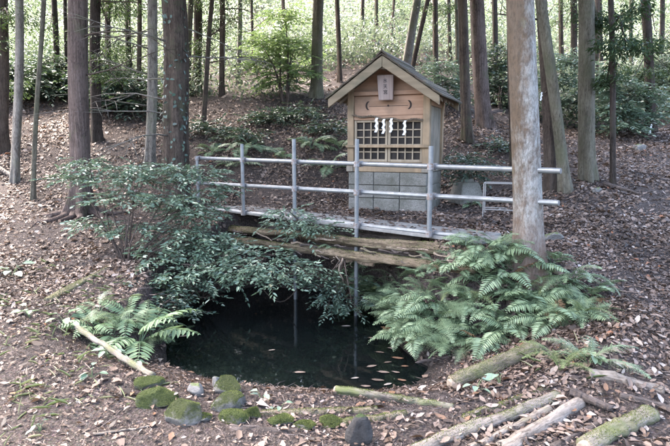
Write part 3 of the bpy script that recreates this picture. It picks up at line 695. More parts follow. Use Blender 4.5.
for q_ in ((176, 342), (166, 328), (182, 322), (160, 345)): fern(ground_at(*q_), 6, .6, FR + FRB, 'dark fern overhanging the steep left rim of the pond', 'ferns on the left pond rim', -.6, 4.0)
for q_, w_ in (((112, 338), 'nearest the pale fallen branch'), ((130, 322), 'just behind the big light fern'), ((96, 330), 'farthest left behind the pale fallen branch'), ((152, 338), 'closest to the water')): fern(ground_at(*q_), 7, .75, FRL + FRB[:1], 'light green fern on the left bank ' + w_, 'light ferns on the left bank')
fern(ground_at(100, 312), 6, .7, FRB, 'small fern beside the mossy log on the left')
for i, (px, py, lab) in enumerate([(212, 156, 'nearest the left end of the railing'), (285, 162, 'between the second and third railing posts'), (312, 150, 'close to the left shrine corner'), (235, 168, 'low behind the middle rail at left'),
                                   (340, 150, 'touching the left shrine wall'), (330, 172, 'beside the left edge of the block plinth'), (250, 150, 'directly behind the second post')]):
    fern(ground_at(px, py), 8, random.uniform(1.0, 1.3), FR, 'fern on the leafy slope ' + lab, 'ferns on the slope behind the railing')
fern(ground_at(470, 206), 7, .55, FR, 'small fern at the foot of the grey pedestal')
fern(ground_at(360, 238) + Vector((0, 0, .1)), 4, .35, FR, 'tiny fern sprouting on top of the bridge logs')
fern(Vector((-.02, 6.12, .44)), 4, .4, FR, 'tiny fern hanging from the bridge logs', None, -2, 2)

# ------------------------------------------------------------------ the shrine
sp_ = ground_at(386, 211.5); SZ = .70; d = ray(386, 211.5); d = d / d.y; Yc = (EYE.z - SZ) / -d.z; sp_ = Vector((d.x * Yc, Yc, SZ))
print('SHRINE', sp_)
SH = empty('small_shrine', sp_, R(-22)); tag(SH, 'small wooden shrine with gabled roof and lattice doors on concrete blocks', 'shrine')
K = Yc / 7.4; BW, BD = .52 * K * .99, .95
def SBX(name, x0, x1, y0, y1, z0, z1, mat, par=SH, bev=.004): return MB().box(x0, x1, y0, y1, z0, z1).build(name, mat, par, bev)
# plinth of concrete blocks, joints recessed
PT = .535
pl = SBX('plinth', -BW - .012, BW + .012, .03, BD - .01, -.1, PT - .012, M_mortar, bev=0)
bh = (PT - .0) / 3
for r in range(3):
    for cc in range(3):
        wv = (2 * BW + .05) / 3; x0 = -BW - .025 + cc * wv
        z0 = r * bh + (-.06 if r == 0 else .004)
        SBX('block', x0 + .004, x0 + wv - .004, .0, .12, z0, (r + 1) * bh - .004, M_block, pl, .006)
    for cc in range(3):
        wv = (BD - .13) / 3; y0 = .125 + cc * wv; z0 = r * bh + (-.06 if r == 0 else .004)
        SBX('block', BW - .06, BW + .025, y0 + .004, y0 + wv - .004, z0, (r + 1) * bh - .004, M_block, pl, .006)
        SBX('block', -BW - .025, -BW + .06, y0 + .004, y0 + wv - .004, z0, (r + 1) * bh - .004, M_block, pl, .006)
# sill beams with projecting ends
SBX('sill_beam', -BW - .05, BW + .05, .015, .105, PT + .002, PT + .085, M_cedv)
for s in (-1, 1): SBX('sill_beam', s * BW - .045, s * BW + .045, -.03, BD + .03, PT + .004, PT + .075, M_grey)
S0 = PT + .085; LT = 1.235; PTOP = 1.56
for s in (-1, 1):
    SBX('corner_post', s * BW - .045, s * BW + .045, .012, .102, S0 - .008, PTOP + .10, M_cedv)
    SBX('corner_post', s * BW - .045, s * BW + .045, BD - .09, BD, S0 - .008, PTOP + .10, M_cedv)
# side planks
for s in (-1, 1):
    n = 5; y0 = .104; wv = (BD - .09 - y0) / n
    for i in range(n):
        SBX('plank', s * BW - .012 + random.uniform(-.003, .003), s * BW + .012 + random.uniform(-.003, .003), y0 + i * wv + .002, y0 + (i + 1) * wv - .002, PT + .077, PTOP - .14, M_grey)
    SBX('rail', s * BW - .03, s * BW + .028, .104, BD - .092, PTOP - .138, PTOP - .07, M_ced)
    SBX('wall_panel', s * BW - .012, s * BW + .012, .104, BD - .092, PTOP - .068, PTOP + .05, M_ced)
for i in range(6): SBX('plank', -BW + .047 + i * (2 * BW - .094) / 6 + .002, -BW + .047 + (i + 1) * (2 * BW - .094) / 6 - .002, BD - .055, BD - .03, PT + .08, PTOP + .05, M_grey)
# front: lower rail, lintel, carved panel, tie beam, gable
SBX('lower_rail', -BW + .047, BW - .047, .028, .085, S0 + .003, S0 + .05, M_cedv)
SBX('lintel', -BW + .047, BW - .047, .02, .09, LT, LT + .055, M_ced)
cpnl = SBX('carved_panel', -BW + .047, BW - .047, .045, .075, LT + .058, PTOP - .002, M_ced)
SBX('tie_beam', -BW - .047, BW + .047, -.012, .10, PTOP + .104, PTOP + .16, M_ced) if False else SBX('tie_beam', -BW + .047, BW - .047, .005, .095, PTOP, PTOP + .055, M_ced)
RZ, EZ, HS, FO, BO = 2.07, 1.555, .735, -.26, BD + .22            # ridge top, eave top, half span, front and back overhang
slope = (RZ - EZ) / HS
def under(x): return RZ - .075 - slope * abs(x)
for yy in (.05, BD - .06):
    g_ = MB().prism([(-BW - .04, PTOP + .057), (BW + .04, PTOP + .057), (BW + .04, under(BW + .04) - .004), (0, under(0) - .004), (-BW - .04, under(BW + .04) - .004)], yy, yy + .02)
    g_.build('gable_panel', M_ced, SH)
zc = (LT + PTOP) / 2 + .03
for s in (-1, 1):                                                 # crescents, opening towards the middle: dark plates for the shade of cut holes
    pts = []
    for i in range(13):
        a = R(-62 + 124 * i / 12); pts.append((.062 * math.cos(a), .066 * math.sin(a)))
    for i in range(13):
        a = R(62 - 124 * i / 12); pts.append((-.026 + .064 * math.cos(a) * .98, .066 * math.sin(a) * .97))
    m = MB().prism([(s * (.26 + p[0]), zc + p[1]) for p in pts], .0425, .0465); m.build('crescent', M_carve, cpnl)
SBX('line', -.27, .27, .0425, .0465, zc - .012, zc - .006, M_carve, cpnl, 0)
MB().tube([(0, .036, zc - .005), (0, .05, zc - .005)], .013, 10).build('boss', M_carve, cpnl)
# doors: two leaves with lattice
dz0, dz1 = S0 + .052, LT - .002
for s in (-1, 1):
    xa, xb = (-BW + .049, -.004) if s < 0 else (.004, BW - .049)
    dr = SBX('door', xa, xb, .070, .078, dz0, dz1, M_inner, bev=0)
    fr = .032
    SBX('stile', xa, xa + fr, .036, .068, dz0, dz1, M_lat, dr); SBX('stile', xb - fr, xb, .036, .068, dz0, dz1, M_lat, dr)
    SBX('door_rail', xa + fr + .001, xb - fr - .001, .038, .068, dz0, dz0 + .035, M_lat, dr); SBX('door_rail', xa + fr + .001, xb - fr - .001, .038, .068, dz1 - .03, dz1, M_lat, dr)
    for i in range(1, 4):
        x = xa + fr + (xb - xa - 2 * fr) * i / 4; SBX('lattice_bar', x - .0085, x + .0085, .042, .056, dz0 + .036, dz1 - .031, M_lat, dr, .002)
    for i in range(1, 5):
        z = dz0 + .035 + (dz1 - dz0 - .065) * i / 5; SBX('lattice_bar', xa + fr + .001, xb - fr - .001, .054, .067, z - .0085, z + .0085, M_lat, dr, .002)
SBX('cross_bar', -BW - .055, BW + .055, -.022, .010, .865, .903, M_cedv)
# roof
rf = MB().prism([(0, RZ - .035), (-HS, EZ - .035), (-HS, EZ - .055), (0, RZ - .06), (HS, EZ - .055), (HS, EZ - .035)], FO + .04, BO - .04).build('roof', M_barge, SH)
for s in (-1, 1):
    nb = 7
    for i in range(nb):                                           # overlapping roof boards, ridge to eave
        t0, t1 = i / nb, (i + 1) / nb + .035
        xa, xb = HS * 1.035 * t0, HS * 1.035 * t1
        za, zb = RZ - slope * xa - .008, RZ - slope * xb + .004
        MB().prism([(s * xa, za - .026 + .004), (s * xb, zb - .026 + .004), (s * xb, zb), (s * xa, za)], FO - .02 + random.uniform(-.006, .006), BO + .02).build('roof_board', M_roof, rf, .002)
    for yy in (FO, BO - .035):
        bt = .125
        MB().prism([(s * .002, RZ - .038), (s * (HS + .012), EZ - .046), (s * (HS + .012), EZ - .046 - bt * .92), (s * .002, RZ - .038 - bt * 1.12)], yy, yy + .034).build('bargeboard', M_barge, SH, .004)
    for q in range(4):
        yy = .10 + q * (BD - .2) / 3
        MB().prism([(s * .46, under(.46) + .004), (s * (HS - .02), under(HS - .02) + .004), (s * (HS - .02), under(HS - .02) - .035), (s * .46, under(.46) - .04)], yy - .018, yy + .018).build('rafter', M_grey, rf)
SBX('ridge_beam', -.035, .035, FO + .036, BO - .037, RZ - .20, RZ - .105, M_grey)
for s in (-1, 1): SBX('eave_beam', s * BW - .04, s * BW + .04, FO + .05, BO - .05, PTOP + .102, PTOP + .152, M_grey)
mb = MB().prism([(-.075, RZ - .055), (0, RZ + .006), (.075, RZ - .055), (.075, RZ - .03), (0, RZ + .032), (-.075, RZ - .03)], FO - .03, BO + .03); mb.build('ridge_cap', M_roof, rf)
# name plaque under the ridge
pq = MB().prism([(-.098, 0), (.098, 0), (.113, .325), (-.113, .325)], -.03, 0).build('name_plaque', M_plaq, SH, .006, loc=(-.005, -.035, 1.49), rot=(R(7), 0, 0))
def glyph(ch, size):
    cu = bpy.data.curves.new('lettering', 'FONT'); cu.body = ch; cu.size = size; cu.align_x = 'CENTER'; cu.align_y = 'CENTER'; cu.extrude = .001
    tmp = bpy.data.objects.new('tmp', cu); COL.objects.link(tmp)
    me = bpy.data.meshes.new_from_object(tmp.evaluated_get(bpy.context.evaluated_depsgraph_get()))
    bpy.data.objects.remove(tmp); me.materials.clear(); me.materials.append(M_ink); return me
for i, ch in enumerate('水天宮'):
    link('lettering', glyph(ch, .062), pq, (0, -.0335, .245 - i * .072), (R(90), 0, 0))
# straw rope with paper streamers across the lintel
RO = empty('straw_rope', sp_ + Vector((0, 0, LT + .02)), R(-22)); tag(RO, 'thin straw rope with white zigzag paper streamers across the shrine doors', 'rope')
def ropez(x): return .012 - .03 * math.sin((x / BW) * 2.2) - .02 * (1 - (x / BW) ** 2) + .012 * math.sin(x * 22)
xs = np.linspace(-BW + .03, BW - .05, 24)
for ph in (0, math.pi):
    MB().tube([(x, -.004 + .008 * math.cos(x * 90 + ph), ropez(x) + .008 * math.sin(x * 90 + ph)) for x in np.linspace(-BW + .03, BW - .05, 110)], .0085, 5).build('strand', M_rope, RO)
def streamer_mb(n=5, w=.032, h=.044):
    mb = MB(); x = 0
    for i in range(n):
        y = -.002 * i; z = -i * h * .82; sx = .017 * (1 if i % 2 else -1)
        v = [(x - w / 2, y, z), (x + w / 2, y, z), (x + w / 2 + sx, y - .012, z - h), (x - w / 2 + sx, y - .012, z - h)]
        mb.add(v + [(a, b + .0015, c) for a, b, c in v], [(0, 1, 2, 3), (7, 6, 5, 4), (0, 3, 7, 4), (1, 5, 6, 2), (0, 4, 5, 1), (3, 2, 6, 7)]); x += sx * .7
    return mb
stm = streamer_mb().mesh('paper_streamer', M_paper)
for x in (-.135, -.035, .07, .255):
    link('paper_streamer', stm, RO, (x, -.02, ropez(x)), (random.uniform(-.05, .05), 0, random.uniform(-.5, .5)), (1, 1, random.uniform(.92, 1.12)))

# ------------------------------------------------------------------ the footbridge and its pipe railing
def lp(px):                                                        # depth along the railing line at an image column
    u = (px - W0 / 2) / FPX
    t = (LP0[0] - u * LP0[1]) / (u * LD[1] - LD[0]); return LP0 + LD * t
def rl(px, py):
    q = lp(px); return at(px, py, q[1])
RA0 = Vector((LP1[0], LP1[1], .7))
RAIL = empty('pipe_railing', rl(360, 236)); tag(RAIL, 'galvanised scaffold pipe railing along the bridge', 'railing')
O = RAIL.location.copy()
def pipe(name, a, b, r, par, n=12, org=None):
    org = O if org is None else org
    return MB().tube([a - org, (a + b) / 2 - org, b - org], r, n).build(name, M_pipe, par, smooth=False)
rails = [((197, 158), (561, 171), .024), ((199, 183), (559, 203), .024), ((199, 207.5), (470, 237), .024)]
rob = []
for (a, b, r) in rails:
    A_, B_ = rl(*a), rl(*b); rob.append((A_, B_)); pipe('rail', A_, B_, r, RAIL)
posts = [(200, 157, 209), (245, 144, 212), (297, 139, None), (360, 139, None), (434, 146, 236)]
off = Vector((LN[0], LN[1], 0)) * -.05
for (px, t_, b_) in posts:
    q = lp(px); a = at(px, t_, q[1]) + off; b = at(px, b_, q[1]) + off if b_ else Vector((a.x, a.y, -.7))
    b = Vector((a.x, a.y, b.z)); ps = pipe('post', a, b, .0235, RAIL)
    for (A_, B_) in rob:
        s = (q[0] - A_.x) / (B_.x - A_.x)
        if not 0 <= s <= 1: continue
        c = A_.lerp(B_, s); d1 = (B_ - A_).normalized()
        MB().tube([c - d1 * .028 - O, c + d1 * .028 - O], .034, 10).build('clamp', M_clamp, ps)
        MB().tube([Vector((a.x, a.y, c.z - .03)) - O, Vector((a.x, a.y, c.z + .03)) - O], .0335, 10).build('clamp', M_clamp, ps)
BR = empty('footbridge', Vector((0, 6.3, .6))); tag(BR, 'narrow footbridge of mossy logs and grey planks over the pond', 'footbridge')
OB = BR.location.copy()
def along(t, s, z): return Vector((LP0[0] + LD[0] * t + LN[0] * s, LP0[1] + LD[1] * t + LN[1] * s, z))
def log_obj(name, pts, rads, mat, parent, n=18, ridge=.10, seed=None):
    seed = random.randint(0, 60) if seed is None else seed
    pts = [Vector(p) for p in pts]; q = (pts[-1] - pts[0]).to_track_quat('Z', 'Y'); qi = q.inverted()
    lo = np.array([qi @ (p - pts[0]) for p in pts]); t = np.linspace(0, 1, len(pts)); tt = np.linspace(0, 1, 44)
    ax = np.stack([np.interp(tt, t, lo[:, i]) for i in range(3)], -1); rr = np.interp(tt, t, rads); L = lo[-1, 2]
    ang = np.linspace(0, 2 * np.pi, n, endpoint=False); V = []
    for i in range(44):
        h = ax[i, 2]; k = rr[i] * (1 + ridge * 1.6 * (vn(ang * n / 6.283 * .55, np.full(n, h * 3.0), seed) - .5) * 2 + ridge * 1.2 * np.sin(ang * 2 + seed + h * 1.5)
                                   + ridge * 1.3 * (vn(np.cos(ang) * 1.3 + seed, np.sin(ang) * 1.3 + h * 7, seed + 3) - .5))
        hz = np.full(n, h)
        if i in (0, 43): hz = hz + (vn(ang * 2, ang * 0 + seed, 5) - .5) * rr[i] * .9
        V.append(np.stack([ax[i, 0] + np.cos(ang) * k, ax[i, 1] + np.sin(ang) * k, hz], -1))
    V = np.concatenate(V + [ax[:1], ax[-1:]]); i = np.arange(43)[:, None] * n; k = np.arange(n)[None]; k2 = (k + 1) % n
    F = np.stack([i + k, i + k2, i + n + k2, i + n + k], -1).reshape(-1, 4); k = k[0]; k2 = k2[0]; e = 44 * n
    F = np.concatenate([F, np.stack([np.full(n, e), k2, k, np.full(n, e)], -1)[:, [0, 1, 2, 2]], np.stack([np.full(n, e + 1), 43 * n + k, 43 * n + k2, k], -1)[:, [0, 1, 2, 2]]])
    me = bpy.data.meshes.new(name); me.from_pydata(V.tolist(), [], [tuple(f) if f[2] != f[3] else tuple(f[:3]) for f in F.tolist()]); me.materials.append(mat)
    me.polygons.foreach_set('use_smooth', np.ones(len(me.polygons), bool))
    return link(name, me, parent, pts[0], q.to_euler())
def log_mb(a, b, r0, r1, n=12, seg=18, wob=.012, jit=.07):
    pts = []; 
    for i in range(seg + 1):
        t = i / seg; p = a.lerp(b, t); pts.append(p + Vector((0, 0, wob * math.sin(t * 7 + a.x * 3))) + Vector((random.uniform(-.3, .3), random.uniform(-.3, .3), random.uniform(-.3, .3))) * wob)
    return MB().tube(pts, [r0 + (r1 - r0) * i / seg for i in range(seg + 1)], n, True, jit)
for (t0, t1, s, z, z1, r0, r1, mt) in ((.3, 4.6, -.10, .475, .64, .05, .043, M_logb), (1.0, 4.5, -.20, .365, .515, .046, .043, M_logb), (.5, 4.5, .02, .47, .53, .06, .06, M_logd), (.9, 3.6, .32, .53, .55, .07, .07, M_logd)):
    pp = [along(t0 + (t1 - t0) * i / 8, s + random.uniform(-.012, .012), z + (z1 - z) * i / 8 + random.uniform(-.014, .014)) - OB for i in range(9)]
    log_obj('log', pp, [r0 + (r1 - r0) * i / 8 + random.uniform(-.004, .004) for i in range(9)], mt, BR, 26, .17)
    if mt is M_logb: lo_ = BR.children[-1]; moss_tufts(lo_, 12000, lo_, .42, .012, int(t0 * 9))
for (s, w, z, t0, t1) in ((.06, .17, .690, -.1, 4.45), (.26, .19, .694, .0, 4.5), (.47, .19, .688, -.15, 4.35)):
    a = along(t0, s - w / 2, z) - OB; b = along(t1, s - w / 2, z + .012) - OB; e = Vector((LN[0], LN[1], 0)) * (w - .012); h = Vector((0, 0, .035))
    MB().add([a, b, b + e, a + e, a + h, b + h, b + e + h, a + e + h], [(0, 3, 2, 1), (4, 5, 6, 7), (0, 1, 5, 4), (1, 2, 6, 5), (2, 3, 7, 6), (3, 0, 4, 7)]).build('plank', M_plank, BR, .004)
for i in range(40):                                               # torn bark and rot along the logs
    a = along(random.uniform(.5, 4.3), -.17 - random.uniform(.02, .07), 0) - OB; a.z = .36 + (a.x + 1.6) * .05 + random.uniform(-.02, .14) - OB.z; d_ = Vector((LD[0], LD[1], random.uniform(-.25, .15)))
    log_mb(a, a + d_ * random.uniform(.08, .4), random.uniform(.008, .022), .005, 5, 5, .008, .35).build('splinter', random.choice((M_root, M_logm, M_logd)), BR)
for i in range(7):                                                 # split, splintered wood at the left end and rotten ends below the logs
    a = rl(*[(228, 226), (236, 230), (232, 236), (246, 232), (330, 256), (352, 258), (250, 240)][i]) + Vector((0, -.05, 0)); d_ = Vector((LD[0], LD[1], random.uniform(-.12, .12)))
    l = [.55, .5, .45, .4, .35, .3, .5][i]
    log_mb(a - OB, a + d_ * l - OB, .03, .018, 6, 6, .01, .3).build('splinter', M_root, BR)
# roots hanging under the bridge
RT = empty('hanging_roots', Vector((.1, 6.05, .45))); tag(RT, 'pale roots dangling below the bridge logs between the wet posts', 'roots')
for (px, py0, py1, r) in ((341, 258, 283, .014), (338, 256, 270, .007), (352, 257, 268, .006), (333, 257, 264, .005)):
    Yq = 5.85; pts = [at(px + 2.2 * math.sin(i * 1.1 + px), py0 + (py1 - py0) * i / 6, Yq) - RT.location for i in range(7)]
    MB().tube(pts, [r * (1 - .1 * i) for i in range(7)], 6).build('root', M_root, RT, smooth=True)
VI = empty('bare_vine', at(265, 296, 6.3)); tag(VI, 'thin bare vine looping over the dark water beneath the bough', 'vine')
MB().tube([at(262 + 36 * i / 8, 288 + 14 * math.sin(math.pi * i / 8), 6.2) - VI.location for i in range(9)], .006, 5).build('vine', M_stem, VI)

# ------------------------------------------------------------------ things beside the shrine
p = ground_at(466, 199)
PD = empty('stone_pedestal', p, .3); tag(PD, 'small tapered grey stone pedestal behind the railing right of the shrine', 'pedestal')
k = p.y / FPX
def frus(a, b, z0, z1): return MB().add([(-a, -a, z0), (a, -a, z0), (a, a, z0), (-a, a, z0), (-b, -b, z1), (b, -b, z1), (b, b, z1), (-b, b, z1)], [(0, 3, 2, 1), (4, 5, 6, 7), (0, 1, 5, 4), (1, 2, 6, 5), (2, 3, 7, 6), (3, 0, 4, 7)])
frus(13 * k, 9 * k, .02, 17 * k).build('body', M_block, PD, .01); frus(15 * k, 15 * k, -.06, .02).build('base', M_block, PD, .01); frus(6 * k, 5 * k, 17 * k, 20 * k).build('cap', M_block, PD, .006)
p = ground_at(499, 213); k = p.y / FPX
ST = empty('wire_stand', p, -.35); tag(ST, 'low open metal frame stand left of the lichened trunk', 'stand')
wv, hv, dv = 15 * k, 30 * k, 9 * k
for sx in (-1, 1):
    for sy in (-1, 1):
        MB().tube([(sx * wv, sy * dv, -.06), (sx * wv, sy * dv, hv)], .008, 6).build('leg', M_steel, ST)
for sy in (-1, 1):
    for z in (.05, hv): MB().tube([(-wv, sy * dv, z), (wv, sy * dv, z)], .008, 6).build('crossbar', M_steel, ST)
for sx in (-1, 1): MB().tube([(sx * wv, -dv, hv), (sx * wv, dv, hv)], .008, 6).build('crossbar', M_steel, ST)

# ------------------------------------------------------------------ stones
def stone(label, px, py, w, h, mat, flat=.8, rz=None, name='stone', ptop=0, group=None, sink=.36):
    p = ground_at(px, py + h * .34); k = p.y / FPX
    bm = bmesh.new(); bmesh.ops.create_icosphere(bm, subdivisions=4, radius=1)
    sd = random.uniform(0, 50); rx, rz_ = w * k / 2 * 1.12, h * k / 2 * 1.12; ry = rx * flat
    # chisel with random planes, then roughen
    pl_ = [(Vector((random.gauss(0, 1), random.gauss(0, 1), random.gauss(0, .8))).normalized(), random.uniform(.55, .9)) for _ in range(13)]
    for v in bm.verts:
        c = v.co.copy()
        for n_, d_ in pl_:
            e = c.dot(n_) - d_
            if e > 0: c -= n_ * e * .95
        q = float(fbm(np.array([c.x * 1.7 + sd]), np.array([c.y * 1.7 + c.z * 1.3 + sd]), 4)[0]); c *= 1 + .28 * q
        if ptop and c.z > 0: c.x *= 1 - ptop * c.z; c.y *= 1 - ptop * c.z
        v.co = Vector((c.x * rx, c.y * ry, c.z * rz_))
    me = bpy.data.meshes.new(name); bm.to_mesh(me); bm.free(); me.materials.append(mat)
    me.polygons.foreach_set('use_smooth', np.ones(len(me.polygons), bool))
    o = link(name, me, None, (p.x, p.y + ry * .3, p.z + rz_ * (1 - 2 * sink)), (0, 0, random.uniform(-.4, .4) if rz is None else rz)); tag(o, label, 'stone', group)
    amt = {M_stoneg: .66, M_stone: .40}.get(mat, 0)
    if amt: moss_tufts(o, 8000, o, amt, .0065, int(px))
    return o
stone('rounded stone thickly covered in bright green moss', 155, 396, 42, 25, M_stoneg)
stone('grey-green stone right of the brightest mossy stone', 186, 411, 42, 30, M_stone)
stone('low mossy stone just behind the brightest mossy one', 147, 381, 30, 16, M_stoneg)
stone('pale pointed stone standing among the mossy ones', 196, 389, 19, 17, M_stonep, .8, ptop=.12, sink=.3)
stone('thin pale stone slab leaning on the dark stone at the water', 216, 382, 9, 22, M_stonep, .9, sink=.3)
stone('dark mossy stone at the water edge behind the others', 229, 386, 32, 24, M_stone)
stone('wide dark grey-green stone behind the brown mossy one', 228, 402, 42, 20, M_stone)
stone('brownish mossy stone at the front right of the stone group', 231, 416, 34, 18, M_stoneg)
stone('smallest mossy stone at the right end of the stone group', 252, 413, 19, 15, M_stoneg)
stone('upright dark stone in the bottom middle of the foreground', 359, 432, 27, 40, M_stoned, .7, ptop=.04, sink=.25)
stone('pale grey stone beside the foot of the lichened trunk', 553, 236, 22, 12, M_stonep)
stone('pale round stone on the leaf slope at far right', 641, 147, 12, 9, M_stonep)
stone('small grey stone beside the thin dark trunk at right', 598, 190, 12, 8, M_stonep)
stone('flat mossy stone just right of the bluish leaf pair', 280, 421, 30, 12, M_stoneg)
stone('flat grey stone between the two flat mossy ones near the centre', 304, 426, 24, 9, M_stone)
stone('flat mossy stone left of the upright dark stone', 330, 422, 26, 11, M_stoneg)
stone('low flat grey stone left of the brown mossy one', 205, 418, 16, 10, M_stone)

# ------------------------------------------------------------------ logs and fallen branches on the ground
def fallen(label, a, b, w0, w1, mat, name='fallen_log', cat='log', lift=.45, n=12, wob=.01, jit=.1, end=None, group=None):
    A_ = ground_at(*a); B_ = ground_at(*b); r0 = w0 * A_.y / FPX / 2; r1 = w1 * B_.y / FPX / 2
    o = empty(name, A_); tag(o, label, cat, group); seg = 16; pts = []
    for i in range(seg + 1):
        t = i / seg; p = A_.lerp(B_, t)
        base = A_.z + (B_.z - A_.z) * t; base = max(base, gz1(p.x, p.y) - .012)
        pts.append(Vector((p.x, p.y, base)) - A_ + Vector((random.uniform(-wob, wob), random.uniform(-wob, wob), (r0 + (r1 - r0) * t) * lift * 2 - (r0 + r1) * (.4 if cat != 'log' else (.62 if a[1] > 430 else .55)))))
    log_obj('log_body' if cat == 'log' else 'stick', pts, [r0 + (r1 - r0) * i / seg for i in range(seg + 1)], mat, o, 16, .12 if cat == 'log' else .07)
    if mat in (M_logm, M_log) and w0 > 6: moss_tufts(o.children[0], 5000, o.children[0], .52 if mat is M_logm else .22, .009, int(a[0]))
    d_ = (pts[0] - pts[1]).normalized()
    if end: MB().tube([pts[0] - d_ * .01, pts[0] + d_ * (r0 * .5)], r0 * .84, n).build('cut_end', M_end, o, .004)
    return o
fallen('weathered grey log lying along the near water edge', (338, 395), (452, 408), 10, 6, M_log, end=1, lift=.9)
fallen('thin bright mossy log left of the weathered grey log', (262, 414), (376, 410), 8, 8, M_logm)
fallen('short mossy log beside the upright dark stone', (330, 425), (406, 414), 10, 9, M_logm)
fallen('dark rotten timber half buried in the soil below the stones', (232, 428), (300, 431), 8, 7, M_logd)
fallen('thick pale mossy log sloping up to the fern thicket', (452, 388), (536, 350), 15, 14, M_logm, end=1, lift=.8)
fallen('thin mossy pole behind the long flat timber', (462, 420), (546, 388), 7, 5, M_logm)
fallen('long thick timber with moss patches running to the bottom edge', (412, 450), (556, 396), 20, 15, M_log)
fallen('pinkish timber in the middle of the stacked timbers at bottom right', (500, 450), (580, 404), 20, 16, M_logp, end=None)
fallen('narrow weathered timber between the long thick one and the pinkish one', (470, 448), (552, 408), 10, 9, M_logp)
fallen('short rotten timber between the pinkish one and the corner one', (552, 448), (606, 420), 11, 9, M_logd)
fallen('short thick timber nearest the bottom right corner', (584, 450), (650, 416), 20, 19, M_log, end=1, lift=.7)
fallen('bent dark branch lying across the timber ends', (572, 397), (612, 414), 9, 8, M_logd, 'fallen_branch', 'branch', 1.0)
fallen('smooth dark branch pointing to the right edge', (620, 398), (676, 414), 7, 7, M_logd, 'fallen_branch', 'branch', .8)
fallen('flat pale bark slab below the yellowish fern', (590, 376), (662, 390), 13, 11, M_logp, 'bark_slab', 'bark', .4)
fallen('pale fallen branch slanting down towards the mossy stones at left', (72, 328), (152, 379), 6, 6, M_log, 'fallen_branch', 'branch', .9)
fallen('mossy log end resting on the bank at left', (48, 301), (108, 268), 9, 7, M_logm)
fallen('long thin stick running from the fern thicket to the water', (398, 380), (482, 348), 3, 3, M_logd, 'fallen_branch', 'branch', 1.2)
fallen('thin stick lying in the soil at bottom left', (95, 436), (150, 428), 3, 2, M_logp, 'fallen_branch', 'branch', 1.0)
fallen('horizontal dark log on the slope behind the lichened trunk', (470, 114), (520, 112), 7, 6, M_logd)
fallen('fallen pole on the right slope below the very thin trunk', (605, 186), (640, 196), 4, 3, M_logd, 'fallen_branch', 'branch', 1.0)
fallen('fallen trunk lying level at the far right edge of the slope', (640, 98), (676, 99), 7, 7, M_logd)
fallen('pale bare branch lying at the left edge of the slope', (0, 172), (12, 178), 5, 4, M_logp, 'fallen_branch', 'branch', 1.0)

# ------------------------------------------------------------------ paper streamers on the right-hand trees
def hung(label, px, py, Yd, a, b, sc_=1.0):
    o = empty('paper_streamer', at(px, py, Yd)); tag(o, label, 'paper streamer')
    link('paper', stm, o, (0, 0, 0), (.1, .15, .5), (sc_, 1, sc_ * .8))
    for (qx, qy) in (a, b):
        e = at(qx, qy, Yd + .1) - o.location
        MB().tube([(0, 0, 0), e * .5 + Vector((0, 0, -.03)), e], .005, 4).build('cord', M_rope, o)
hung('white paper streamer tied by a cord near the right edge', 652, 124, T['far_r'][1].y - .3, (634, 114), (672, 129), 1.6)
hung('white paper streamer hanging beside the lichened trunk', 542, 92, T['twin'][1].y - .15, (538, 88), (548, 89), .75)

# ------------------------------------------------------------------ small plants on the left foreground
def weed(label, px, py, size, n, mat, name='leafy_weed'):
    p = ground_at(px, py); o = empty(name, p); tag(o, label, 'plant', 'small weeds on the near ground'); g = np.random.default_rng(px)
    for i in range(n):
        a = g.uniform(0, 6.28); l = size * g.uniform(.5, 1.1); h = size * g.uniform(.3, 1.0)
        tip = Vector((math.cos(a) * l * .6, math.sin(a) * l * .6, h))
        MB().tube([(0, 0, -.01), tip * .5 + Vector((0, 0, h * .2)), tip], [.003, .002, .0015], 3).build('stalk', M_grass, o)
        D = np.array([[math.cos(a), math.sin(a), g.uniform(-.3, .1)]])
        V, F, A = leaves(np.array([tip]), D, np.array([[0, 0, 1.]]) + g.normal(0, .2, (1, 3)), [size * .75], [size * .5], np.array([g.uniform(.3, .9)]), .12, .15, True)
        link('leaf', mesh_np('leaf', V, F, mat, A), o)
for lab, px, py, s, n, mt in (('broad-leaved light green weed on the pale branch at left', 66, 328, .13, 6, M_fern), ('weed with rounded leaves beside the middle of the pale branch', 110, 360, .10, 7, M_shrub),
                       ('weed growing between the large fern and the mossy stones', 135, 368, .09, 7, M_shrub), ('weed in front of the pale branch, left of the stones', 92, 378, .08, 6, M_shrub),
                       ('bluish leaf pair at the right end of the mossy stones', 262, 404, .08, 3, M_shrub), ('tiny leafy weed on the mossy log behind the dark stone', 280, 410, .06, 3, M_shrub),
                       ('weed among the timbers below the thick mossy log', 500, 385, .09, 5, M_shrub), ('weed beside the lower end of the thick mossy log', 476, 392, .08, 5, M_shrub), ('weed tucked by the yellowish fern', 590, 362, .1, 6, M_fern),
                       ('weed in the bottom left corner', 40, 432, .06, 5, M_shrubd), ('sprig at the left edge of the slope', 12, 276, .16, 7, M_shrub), ('weed on the leaf slope left of the mossy log', 30, 318, .11, 6, M_fern)):
    weed(lab, px, py, s, n, mt)
g = np.random.default_rng(5); PT_ = []
